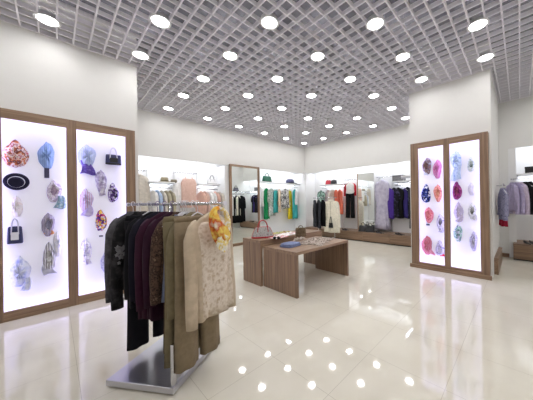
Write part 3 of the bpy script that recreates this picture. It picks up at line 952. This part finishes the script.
q = at_z(290.5, 246, T1)
folded('jeans', (q.x, q.y, T1), .15, .34, .24, .05, cloth('light_denim', [(104, 114, 150), (136, 146, 178)], 40), 'light blue folded jeans on the near corner of the lower table', 'jeans', 3, 1)
q = at_z(286.5, 240.3, T1)
folded('folded_top', (q.x, q.y, T1), .3, .22, .16, .05, cloth('dusty_red', [(150, 54, 58)], 30), 'folded dusty red top behind the blue jeans on the lower table', 'top', 2, 2)
m_snake = cloth('grey_brown_snake', [(104, 90, 82), (196, 184, 172), (140, 124, 114), (70, 58, 54)], 30)
q = at_z(318, 241, T1)
spread_cloth('shawl', (q.x - .02, q.y, T1), .35, .80, .46, m_snake, 'large grey brown patterned shawl spread over the lower table', 'shawl', 11, .045)
q = at_z(300.5, 239.5, T1)
spread_cloth('scarf', (q.x, q.y + .06, T1), .0, .3, .18, cloth('pale_taupe', [(190, 178, 166), (222, 212, 202)], 20), 'pale taupe scarf bunched at the back of the lower table', 'scarf', 12, .06)

# ------------------------------------------------------------------ wall bays: shelves, rails and clothes
def shelf(x0, x1, y0, y1, z, label):
    t = thing('wall_shelf', label, 'shelf', ((x0 + x1) / 2, (y0 + y1) / 2, z), 0, 'white wall shelves')
    hx, hy = abs(x1 - x0) / 2, abs(y1 - y0) / 2
    obj('board', box(-hx, hx, -hy, hy, 0, .028, .002), 'shelf', t)
    for s in (-1, 1):
        if hx > hy: bm = box(s * (hx - .02) - .006, s * (hx - .02) + .006, -hy + .03, hy, -.04, 0)
        else: bm = box(-hx + .03, hx, s * (hy - .02) - .006, s * (hy - .02) + .006, -.04, 0)
        obj('bracket', bm, 'steel', t)
    if hx > hy: strip('shelf_fill_light', ((x0 + x1) / 2, max(y0, y1) - .05, z - .012), (0, .0, -1), 2 * hx - .1, .03, 2.6 * 2 * hx, COOL, (1, 0, 0))  # added fill light brightening the bay below the shelf, no fixture there
    else: strip('shelf_fill_light', (max(x0, x1) - .05, (y0 + y1) / 2, z - .012), (0, 0, -1), 2 * hy - .1, .03, 2.6 * 2 * hy, COOL, (0, 1, 0))
    return t


def rail(p0, p1, wall, label, r=.011):
    """hanging rail with two arms back to the wall panel"""
    p0, p1 = Vector(p0), Vector(p1)
    t = thing('clothes_rail', label, 'clothes rail', (p0 + p1) / 2, 0, 'clothes rails on the walls')
    o_ = (p0 + p1) / 2
    b = bmesh.new(); tube(b, [p0 - o_, p1 - o_], r, 12); obj('bar', b, 'chrome', t, True)
    for q in (p0 + (p1 - p0) * .04, p0 + (p1 - p0) * .96):
        w_ = Vector((q.x, YN, q.z)) if wall == 'Y' else Vector((XN, q.y, q.z))
        b = bmesh.new(); tube(b, [q - o_, w_ - o_], r * .8, 8); obj('arm', b, 'chrome', t, True)
    return t


YR = 6.90          # rail line of the back wall
XR = 7.52          # rail line of the right wall


def pxX(p, y=YR): return at_y(p, 190, y).x
def pyY(p, x=XR): return at_x(p, 190, x).y


def side_on_Y(kind, px, z, m, label, **kw):      # back wall, garment at right angles to the wall
    kw.setdefault('group', 'clothes on the back wall')
    return garment(kind, (pxX(px), YR, z + .004), PI / 2 + kw.pop('turn', 0), m, label, **kw)


def face_Y(kind, px, z, m, label, y=None, **kw):
    y = y or 6.80
    kw.setdefault('group', 'clothes on the back wall')
    return garment(kind, (at_y(px, 190, y).x, y, z), kw.pop('turn', 0), m, label, **kw)


def side_on_X(kind, px, z, m, label, **kw):
    kw.setdefault('group', 'clothes on the right wall')
    return garment(kind, (XR, pyY(px), z + .004), kw.pop('turn', 0), m, label, **kw)


def face_X(kind, px, z, m, label, x=None, **kw):
    x = x or 7.42
    kw.setdefault('group', 'clothes on the right wall')
    return garment(kind, (x, at_x(px, 190, x).y, z), -PI / 2 + kw.pop('turn', 0), m, label, **kw)


# --- back wall, left part (seen over the front rack)
ZS = 1.925
c_cream = cloth('cream_knit', [(214, 206, 194)], 20)
c_white = cloth('white_cotton', [(236, 234, 232)], 20)
c_pblue = cloth('pale_blue_cotton', [(176, 194, 222)], 20)
c_khaki = cloth('khaki_cotton', [(176, 168, 146)], 20)
c_peach = cloth('peach_satin', [(224, 184, 168)], 20, rough=.55)
c_peachl = cloth('peach_lace', [(212, 172, 156), (232, 202, 190)], 40)
x_a, x_b = at_y(147.5, 182, 6.75).x + .02, at_y(175, 182, 6.75).x
shelf(x_a, x_b, 6.76, YN, ZS, 'white wall shelf with khaki hats, above the front rack')
rail((x_a + .02, YR, 1.80), (x_b - .02, YR, 1.80), 'Y', 'clothes rail below the khaki hats')
rail((1.0, YR, 2.22), (at_y(146.5, 170, YR).x, YR, 2.22), 'Y', 'high clothes rail at the left end of the back wall')
rail((at_y(175.5, 171, YR).x, YR, 2.24), (at_y(197, 171, YR).x, YR, 2.24), 'Y', 'high clothes rail over the peach lace dress')
x_c, x_d = at_y(198.5, 184, 6.75).x, min(3.6, at_y(220.5, 184, 6.75).x)
shelf(x_c, x_d, 6.76, YN, ZS, 'white wall shelf with the white handbag')
rail((x_c + .02, YR, 1.80), (x_d - .02, YR, 1.80), 'Y', 'clothes rail below the white handbag')
face_Y('coat', 139, 2.20, c_cream, 'cream coat hanging at the left end of the back wall', w=.40, length=1.1, sleeve=.6, y=6.88)
for i, (px, m, kind, nm) in enumerate(((153, c_white, 'top', 'white top'), (157, c_pblue, 'shirt', 'pale blue shirt'), (161.5, c_cream, 'top', 'cream top'), (166, c_khaki, 'shirt', 'khaki shirt'), (170, c_khaki, 'jacket', 'khaki jacket'))):
    side_on_Y(kind, px, 1.80, m, nm + ' on the rail under the khaki hats', length=.75, w=.38, dep=.06, turn=.25)
face_Y('top', 178.5, 2.05, c_white, 'white blouse hanging left of the peach lace dress', w=.30, length=.72, sleeve=.5, y=6.86, turn=.5)
face_Y('sleeveless', 189, 2.22, c_peachl, 'peach lace dress hanging face-on on the back wall', w=.44, length=.95, dep=.08, y=6.86, hem=1.05)
for i, (px, m, kind, nm) in enumerate(((201, c_peach, 'top', 'peach top, leftmost'), (204.5, c_peachl, 'top', 'peach lace top, second'), (208, c_white, 'shirt', 'white shirt, third'), (211.5, c_white, 'top', 'white top, fourth'), (215, c_peach, 'dress', 'peach dress, fifth'), (219, c_cream, 'cardigan', 'cream cardigan, last'))):
    side_on_Y(kind, px, 1.80, m, nm + ' on the rail under the white handbag', length=.8 if kind != 'dress' else .95, w=.38, dep=.05, turn=.25, sleeve=.5)
# hats and bag on those shelves
m_kh = cloth('khaki_felt', [(140, 130, 106), (168, 158, 134)], 16)
q = at_y(164.5, 180, 6.92); brim_hat((q.x, 6.92, ZS + .036), (0, 0, .2), .15, 'khaki hat, left of two on the wall shelf', (m_kh, cloth('dark_khaki_band', [(96, 88, 70)], 20)), .6, 1, .12)
q = at_y(171.5, 180, 6.98); brim_hat((q.x + .06, 6.98, ZS + .036), (0, 0, .4), .13, 'flatter khaki hat at the right end of the wall shelf', (cloth('grey_khaki_felt', [(124, 116, 98), (150, 142, 124)], 16), cloth('brown_band', [(80, 72, 60)], 20)), .62, 1, .08)
q = at_y(212, 183, 6.92)
handbag((q.x, 6.92, ZS + .028), .1, .30, .15, .12, plain('white_leather', (226, 224, 224), .45), plain('grey_leather', (150, 148, 150), .45), 'white handbag with grey trim on the wall shelf', handle_h=.13, taper=.85)

# --- tall standing mirror
ym = 6.60
xa, xb_ = at_y(230, 200, ym).x, at_y(259.5, 200, ym).x
zt = at_y(231, 164, ym).z
mr = thing('standing_mirror', 'tall walnut framed mirror between the peach clothes and the green bag', 'mirror', ((xa + xb_) / 2, ym, 0))
hw = (xb_ - xa) / 2; fr = .065
for s in (-1, 1):
    obj('frame_stile', box(s * hw, s * (hw - fr), -.02, .05, 0, zt, .003), 'walnut', mr)
obj('frame_rail', box(-hw + fr, hw - fr, -.019, .049, zt - fr, zt, .003), 'walnut_x', mr)
obj('frame_rail', box(-hw + fr, hw - fr, -.019, .049, 0, .09, .003), 'walnut_x', mr)
obj('glass', box(-hw + fr - .005, hw - fr + .005, .0, .012, .085, zt - fr + .005), 'mirror', mr)

# --- back wall, right part (green bag bay)
zs2 = 2.10
x_e, x_f = 5.02, 7.12
shelf(x_e, x_f, 6.76, YN, zs2, 'long white wall shelf with the green bag and dark cap')
rail((x_e + .05, YR, 1.97), (x_f - .05, YR, 1.97), 'Y', 'long clothes rail under the green bag shelf')
q = at_y(266, 181, 6.92)
handbag((q.x + .05, 6.92, zs2 + .028), 0, .40, .22, .16, plain('green_leather', (30, 92, 70), .45, noise=.2), plain('dark_green_leather', (18, 64, 50), .45), 'dark green handbag on the long wall shelf', handle_h=.12, taper=.92)
q = at_y(290, 181, 6.92)
ct = thing('cap', 'dark blue cap on the long wall shelf', 'cap', (q.x, 6.92, zs2 + .028), .2)
m_cap = cloth('dark_blue_print', [(46, 48, 80), (96, 98, 130), (30, 30, 52)], 20)
b = bmesh.new(); lathe(b, [(.15, 0), (.17, .05), (.165, .11), (.13, .16), (.07, .185), (.001, .19)], 28); obj('crown', b, m_cap, ct, True)
b = bmesh.new(); lathe(b, [(.13, .0), (.2, -.0), (.205, .01), (.14, .02)], 28, 1.15, 1.2, ring=True)
for v in b.verts: v.co.y -= .05; v.co.z += .001
obj('peak', b, cloth('navy_peak', [(34, 34, 58)], 20), ct, True)
c_green = cloth('emerald', [(28, 140, 84)], 20)
c_teal = cloth('turquoise', [(70, 178, 178)], 20)
c_yellow = cloth('yellow', [(232, 208, 50)], 20)
c_bw = cloth('black_white_print', [(20, 20, 24), (235, 234, 232), (40, 40, 46), (240, 240, 238)], 7)
c_floral = cloth('white_floral', [(238, 236, 232), (90, 130, 110), (240, 238, 236), (60, 60, 70)], 16)
c_tan = cloth('tan_print', [(214, 168, 120), (240, 226, 206), (170, 110, 80)], 16)
zr = 1.97
bayB = 'in the green bag bay'
face_Y('top', 262.3, zr, c_white, 'white top at the left end of the green bag bay', w=.36, length=.75, sleeve=.5, y=YR, turn=.9)
face_Y('dress', 266.5, zr, c_green, 'emerald green dress below the green bag', w=.46, length=1.22, sleeve=0, dep=.09, y=YR, turn=.5, hem=.9)
face_Y('top', 271.3, zr, c_floral, 'white floral tunic right of the emerald dress', w=.46, length=1.12, sleeve=.42, dep=.08, y=YR, turn=.35)
face_Y('sleeveless', 275.8, zr, c_teal, 'turquoise slip dress right of the white floral tunic', w=.38, length=1.0, dep=.07, y=YR, turn=.4)
face_Y('top', 279.3, zr, c_tan, 'tan and cream printed top in the middle of the green bag bay', w=.36, length=.98, sleeve=.5, y=YR, turn=.7)
face_Y('jacket', 285.5, zr, c_bw, 'bold black and white printed jacket in the green bag bay', w=.50, length=.86, sleeve=.6, dep=.10, y=YR, turn=.15)
face_Y('sleeveless', 290, zr, c_yellow, 'bright yellow dress between black and white jacket and turquoise dress', w=.38, length=1.3, dep=.06, y=YR + .06, turn=.4)
face_Y('dress', 294.8, zr, c_teal, 'turquoise dress nearest the corner in the green bag bay', w=.42, length=1.3, sleeve=0, dep=.08, y=YR, turn=.35, hem=.95)
face_Y('top', 296, zr, c_white, 'white top nearest the corner in the green bag bay', w=.26, length=.72, sleeve=.5, y=YR, turn=.6)

# --- right back wall
def sY(p, x): return at_x(p, 185, x).y


zs3 = 2.01
ya, yb_ = sY(344, 7.36), sY(319, 7.36)
shelf(7.36, XN, ya, min(yb_, 6.4), zs3, 'white wall shelf with the red and black bags')
rail((XR, ya + .03, 1.90), (XR, min(yb_, 6.4) - .03, 1.90), 'X', 'clothes rail under the red and black bags')
m_redbag = plain('red_patent', (170, 36, 52), .35)
q = at_x(328.4, 183, 7.55); handbag((7.55, q.y, zs3 + .028), -PI / 2, .26, .17, .12, m_redbag, m_redbag, 'small dark red bag on the wall shelf', handle_h=.04, taper=.9)
q = at_x(333.8, 183, 7.55); handbag((7.55, q.y, zs3 + .028), -PI / 2, .27, .16, .12, 'black', 'black', 'small black bag next to the dark red bag on the wall shelf', handle_h=.03, taper=.95)
c_mint = cloth('mint_black_print', [(150, 205, 180), (30, 40, 44), (190, 220, 206), (90, 160, 140)], 14)
c_bluep = cloth('blue_pink_print', [(190, 205, 215), (225, 190, 185), (130, 160, 180)], 16)
c_coral = cloth('coral', [(236, 124, 100)], 20)
c_dgrey = cloth('charcoal_wool', [(52, 54, 60)], 20)
c_blk = cloth('black_wool', [(12, 12, 15)], 20)
c_ivory = cloth('ivory_wool', [(238, 232, 214)], 20)
face_X('top', 321, 1.90, c_mint, 'mint and black printed top under the wall shelf', w=.42, length=.6, sleeve=.3, dep=.08, x=XR, turn=-.25)
face_X('top', 328, 1.90, c_bluep, 'pale blue and pink printed top above the ivory coat', w=.40, length=.66, sleeve=.4, dep=.08, x=XR, turn=-.4)
side_on_X('top', 332.5, 1.90, c_cream, 'cream top left of the coral dresses', w=.38, length=.75, sleeve=.5, turn=-.35)
face_X('dress', 336, 1.90, c_coral, 'left coral dress of two on the right wall', w=.36, length=1.0, sleeve=0, dep=.06, x=XR, turn=-.5, hem=.95)
face_X('dress', 339.8, 1.90, c_coral, 'right coral dress of two on the right wall', w=.36, length=1.02, sleeve=0, dep=.06, x=XR, turn=-.4, hem=.95)

# free-standing stand with the ivory coat and the dark coats in front of that bay
XC = 6.55
ya, yb_ = at_x(343, 205, XC).y, at_x(311, 205, XC).y
zc_ = 1.50
st = thing('clothes_rack', 'low chrome rack holding the ivory and dark coats by the right wall', 'clothes rack', (XC, (ya + yb_) / 2, 0))
L = (yb_ - ya) / 2
b = bmesh.new(); tube(b, [(0, -L + .25, zc_), (0, L - .12, zc_)], .012, 10); obj('rail', b, 'chrome', st, True)
for s in (-1, 1):
    b = bmesh.new(); tube(b, [(0, s * (L - .35), .02), (0, s * (L - .35), zc_)], .012, 10); obj('post', b, 'chrome', st, True)
    obj('foot', box(-.18, .22, s * (L - .35) - .02, s * (L - .35) + .02, 0, .025, .003), 'chrome', st)


def stand(kind, px, m, label, **kw):
    turn = kw.pop('turn', 0)
    kw.setdefault('group', 'coats on the low rack')
    return garment(kind, (XC, at_x(px, 205, XC).y, zc_ + .004), -PI / 2 + turn, m, label, **kw)


stand('coat', 314.8, c_dgrey, 'charcoal coat at the left end of the low rack', w=.48, length=1.05, sleeve=.7, dep=.09, turn=-.75, waist=1)
stand('coat', 318.6, c_dgrey, 'second charcoal coat, next to the black coat on the low rack', w=.48, length=1.08, sleeve=.7, dep=.09, turn=-.7, waist=1)
stand('coat', 322.8, c_blk, 'black coat behind the ivory coat on the low rack', w=.42, length=1.0, sleeve=.6, dep=.09, turn=-.6, waist=1)
iv = stand('coat', 331.3, c_ivory, 'ivory coat hanging face-on on the low rack', w=.54, length=1.2, sleeve=.86, dep=.12, turn=.1, waist=.98, hem=1.14, sr0=.085, sr1=.07)
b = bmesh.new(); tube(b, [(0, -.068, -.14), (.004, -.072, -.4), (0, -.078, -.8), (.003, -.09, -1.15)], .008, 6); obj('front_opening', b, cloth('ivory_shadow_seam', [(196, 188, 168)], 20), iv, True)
q = at_x(331.2, 225, XC - .14)
handbag((XC - .16, q.y, q.z - .09), -PI / 2, .17, .16, .06, 'black', 'black', 'small black bag hanging on the front of the ivory coat', handle_h=.22, taper=.8)

# outfit shown face-on
ya, yb_ = at_x(357, 180, XR).y, at_x(344.5, 180, XR).y
rail((XR, ya, 2.17), (XR, yb_, 2.17), 'X', 'high clothes rail over the white, red and black outfit', .012)
c_pinkw = cloth('pale_pink', [(240, 214, 212)], 20)
c_redk = cloth('red_knit', [(190, 40, 56)], 20)
face_X('sleeveless', 350, 2.13, c_pinkw, 'pale pink long vest behind the red sleeved outfit', w=.46, length=1.28, dep=.05, x=XR + .08)
w1 = face_X('top', 350, 2.15, c_white, 'white blouse over the red cardigan on the right wall', w=.34, length=.5, sleeve=0, dep=.07, x=XR - .06, hg=False)
face_X('cardigan', 350, 2.15, c_redk, 'red cardigan whose sleeves show beside the white blouse', w=.46, length=.46, sleeve=.40, dep=.06, x=XR)
face_X('trousers', 350, 1.80, c_blk, 'black trousers hanging under the white blouse', w=.38, length=1.05, dep=.06, x=XR - .05, hg=False)

# mirror panel in the right wall
ya, yb_ = at_x(374.3, 200, 7.42).y, at_x(358.3, 200, 7.42).y
mp = thing('wall_mirror', 'tall frameless mirror panel on the right wall behind black bags', 'mirror', (7.42, (ya + yb_) / 2, 0))
L = (yb_ - ya) / 2
obj('glass', box(-.012, 0, -L, L, .34, 2.34), 'mirror', mp)
obj('backing', box(.0, XN - 7.42, -L + .01, L - .01, .34, 2.34), 'white', mp)
obj('edge_strip', box(-.02, .03, L, L + .03, .34, 2.34), 'walnut_edge', mp)

ya, yb_ = at_x(391.5, 180, XR).y, at_x(376, 180, XR).y
rail((XR, ya, 2.16), (XR, yb_, 2.16), 'X', 'high clothes rail over the lilac grey gown', .012)
c_lil = cloth('lilac_grey_chiffon', [(176, 170, 192), (206, 202, 216)], 10)
face_X('dress', 382.3, 2.14, c_lil, 'long lilac grey gown hanging face-on on the right wall', w=.44, length=1.72, sleeve=.62, dep=.14, x=XR, hem=1.18, rip=.03, nrip=9, waist=.9)

zs4 = 1.955
ya, yb_ = 1.75, sY(392.5, 7.36)
shelf(7.36, XN, ya, yb_, zs4, 'white wall shelf with the grey box')
rail((XR, ya + .03, 1.86), (XR, yb_ - .03, 1.86), 'X', 'clothes rail under the grey box')
q = at_x(399, 179, 7.55)
t = thing('storage_box', 'grey rectangular box on the wall shelf above the black dresses', 'box', (7.55, q.y, zs4 + .028))
obj('box_body', box(-.12, .12, -.17, .17, 0, .15, .004), cloth('grey_weave', [(112, 112, 114), (140, 140, 142)], 40), t)
obj('lid', box(-.125, .125, -.175, .175, .15, .19, .004), cloth('dark_grey_weave', [(92, 92, 96), (112, 112, 116)], 40), t)
c_pur = cloth('royal_purple', [(76, 50, 140)], 20)
c_pur2 = cloth('deep_violet', [(54, 44, 108)], 20)
c_blkp = cloth('black_violet_print', [(18, 16, 24), (24, 22, 32), (80, 76, 110)], 14)
face_X('dress', 389, 1.86, c_pur, 'royal purple dress left of the black printed dresses', w=.38, length=1.08, sleeve=0, dep=.08, x=XR, turn=-.3, hem=.95)
face_X('dress', 394, 1.86, c_blkp, 'black printed dress next to the royal purple dress', w=.42, length=1.0, sleeve=.3, dep=.08, x=XR, turn=-.45)
face_X('dress', 398.3, 1.86, c_blk, 'plain black dress between two printed ones', w=.40, length=1.05, sleeve=.3, dep=.08, x=XR, turn=-.5)
face_X('sleeveless', 403, 1.86, c_pur2, 'deep violet dress with straps under the grey box', w=.36, length=1.02, dep=.07, x=XR, turn=-.4)
face_X('dress', 407.3, 1.86, c_blkp, 'black printed dress next to the pillar edge', w=.40, length=1.05, sleeve=.3, dep=.08, x=XR, turn=-.4)

# low walnut cabinets along the right wall
def cabinet(y0, y1, label, x0=7.08, h=.32):
    t = thing('low_cabinet', label, 'cabinet', (x0, (y0 + y1) / 2, 0), 0, 'low walnut cabinets')
    L = (y1 - y0) / 2
    obj('cabinet_body', box(.02, XN - x0, -L + .002, L - .002, .03, h - .028), 'walnut_y', t)
    obj('cabinet_top', box(-.01, XN - x0, -L + .001, L - .001, h - .028, h, .002), 'walnut_y', t)
    obj('drawer', box(0, .02, -L + .006, L - .006, .035, h - .034, .002), 'walnut_y', t)
    obj('toe_kick', box(.05, XN - x0, -L + .004, L - .004, 0, .03), 'blackp', t)


cuts = [1.73, 2.95, 3.88, 4.81, 5.7, 6.5]
for i, (y0, y1) in enumerate(zip(cuts, cuts[1:])):
    cabinet(y0, y1, 'low walnut drawer cabinet along the right wall, %s from the pillar' % ORD[i])
CT = .32


def shoes(loc, rotz, m, label, n=2):
    t = thing('shoes', label, 'shoes', loc, rotz)
    for k in range(n):
        b = bmesh.new(); rings = []
        for i in range(10):
            u = i / 9
            hw = .036 * math.sin(min(1, .25 + u * 1.4) * PI / 2) * (1 if u < .85 else (1 - ((u - .85) / .15) ** 2 * .7))
            hh = .02 + .045 * max(0, 1 - u * 1.5)
            rings.append([Vector((hw * math.cos(a) + (k - .5) * .1, -.13 + .26 * u, max(0, hh / 2 + hh / 2 * math.sin(a)))) for a in (2 * PI * j / 14 for j in range(14))])
        loft(b, rings); obj('shoe', b, m, t, True)
    return t


for px, m, lab in ((363, 'black', 'left black handbag of two in front of the wall mirror'), (370, 'black', 'right black handbag of two in front of the wall mirror')):
    q = at_x(px, 229, 7.25)
    handbag((7.25, q.y, CT), -PI / 2 + .3, .30, .20, .15, m, m, lab, handle_h=.12, taper=.8)
q = at_x(380, 232, 7.2); shoes((7.2, q.y, CT), PI / 2 + 1.2, 'black', 'flat black shoes on the cabinet below the lilac grey gown')
q = at_x(400, 235, 7.2); shoes((7.2, q.y, CT), PI / 2 + 1.2, 'black', 'flat black shoes on the cabinet below the black dresses')
q = at_x(345.5, 229, 7.2); shoes((7.2, q.y, CT), PI / 2 + 1.2, 'black', 'flat black shoes on the cabinet near the ivory coat')
q = at_z(332.5, 234.8, .2)

# --- clothes on the hidden face of the pillar, seen in the tall mirror
YPF = 1.725
sh = shelf(5.75, 7.25, YPF, YPF + .38, 1.95, 'white shelf on the pillar seen in the tall mirror')
rl = thing('clothes_rail', 'clothes rail on the pillar seen in the tall mirror', 'clothes rail', (6.5, YPF + .24, 1.82))
b = bmesh.new(); tube(b, [(-.72, 0, 0), (.72, 0, 0)], .011, 10); obj('bar', b, 'chrome', rl, True)
for s in (-1, 1):
    b = bmesh.new(); tube(b, [(s * .66, 0, 0), (s * .66, -.24, 0)], .009, 8); obj('arm', b, 'chrome', rl, True)
handbag((6.75, YPF + .2, 1.978), PI, .32, .2, .14, plain('slate_leather', (90, 90, 104), .45), 'black', 'slate grey bag on the shelf seen in the tall mirror', handle_h=.12)
for i, (x, kind, m, lab) in enumerate(((6.18, 'coat', c_blk, 'black coat seen at the right in the tall mirror'), (6.32, 'jacket', c_dgrey, 'charcoal jacket seen in the tall mirror'), (6.45, 'coat', c_blk, 'long black coat in the middle of the tall mirror'),
                                       (6.60, 'top', c_white, 'white top seen between black coats in the tall mirror'), (6.74, 'coat', c_blk, 'black coat beside the white top in the tall mirror'), (6.90, 'jacket', c_ivory, 'ivory jacket seen at the left in the tall mirror'), (7.06, 'coat', c_blk, 'black coat seen leftmost in the tall mirror'))):
    garment(kind, (x, YPF + .24, 1.824), PI + .5 * (-1) ** i * .6, m, lab, w=.40, length=1.55 if kind == 'coat' else 1.15, sleeve=.6, dep=.08, group='clothes seen in the tall mirror')

# --- far right: bay behind the pillar
ZS5 = 1.93
shelf(7.30, XN, -1.1, .055, ZS5, 'white wall shelf at the far right edge with a black box')
rail((7.08, -1.05, 1.82), (7.08, .15, 1.82), 'X', 'clothes rail at the far right edge')
struct('trim_21', box(XB - .012, XB + .05, .06, .19, 0, ZB - .005), 'white')
q = at_x(531, 170, 7.5)
t = thing('storage_box', 'black box on the shelf at the far right edge', 'box', (7.52, q.y, ZS5 + .028))
obj('box_body', box(-.11, .11, -.1, .1, 0, .12, .004), 'blackp', t)
obj('lid', box(-.115, .115, -.105, .105, .12, .15, .004), 'black', t)
c_lav = cloth('lavender_cotton', [(184, 174, 206)], 20)
c_lavp = cloth('pinkish_lavender', [(206, 192, 212)], 20)
for px, m, kind, lab, tn in ((512, c_lav, 'shirt', 'lavender shirt, leftmost on the far right rail', -.6), (516.5, c_lav, 'shirt', 'lavender shirt, second on the far right rail', -.5), (520.5, c_lavp, 'shirt', 'pale pinkish lavender shirt, third on the far right rail', -.5),
                             (525.5, c_blk, 'jacket', 'black jacket, fourth on the far right rail', -.5), (530, c_blk, 'jacket', 'black jacket at the right picture edge', -.5)):
    face_X(kind, px, 1.82, m, lab, w=.36, length=.72, sleeve=.6, dep=.06, x=7.08, turn=tn - .45)
cabinet(-1.1, .12, 'low walnut cabinet at the far right edge', 7.05, .37)
q = at_x(530, 243, 7.25); shoes((7.22, q.y, .37), PI / 2 + .4, 'black', 'black shoes on the cabinet at the far right edge')
# rail on the right side of the pillar, seen edge-on
pl = thing('clothes_rail', 'short clothes rail on the right side of the pillar', 'clothes rail', (6.1, .357, 1.66))
b = bmesh.new(); tube(b, [(.3, 0, 0), (.3, -.13, 0)], .01, 10); obj('arm', b, 'chrome', pl, True)
b = bmesh.new(); tube(b, [(-.3, -.13, 0), (.35, -.13, 0)], .01, 10); obj('bar', b, 'chrome', pl, True)
c_plaid = cloth('grey_lavender_plaid', [(112, 110, 142), (160, 158, 186), (90, 88, 120)], 30)
garment('shirt', (6.1, .245, 1.664), .35, c_plaid, 'grey lavender shirt hanging beside the pillar', w=.30, length=.62, sleeve=.52, dep=.09, sr0=.05)
garment('skirt', (6.3, .25, 1.664), .5, cloth('cherry_red', [(176, 36, 66)], 20), 'red skirt hanging behind the grey lavender shirt', w=.2, length=.84, dep=.05)
pb = thing('low_cabinet', 'narrow walnut plinth cabinet against the right side of the pillar', 'cabinet', (6.1, .357, 0))
obj('cabinet_body', box(-.6, .7, -.06, 0, 0, .28), 'walnut_x', pb)
obj('cabinet_top', box(-.61, .71, -.066, 0, .28, .30, .002), 'walnut_x', pb)

# ------------------------------------------------------------------ world and colour
w = bpy.data.worlds.new('world'); S.world = w; w.use_nodes = True
w.node_tree.nodes['Background'].inputs[0].default_value = (.9, .93, 1, 1)
w.node_tree.nodes['Background'].inputs[1].default_value = .2
S.view_settings.view_transform = 'Standard'
S.view_settings.look = 'None'
S.view_settings.gamma = 1
S.view_settings.use_curve_mapping = False
S.view_settings.exposure = .18
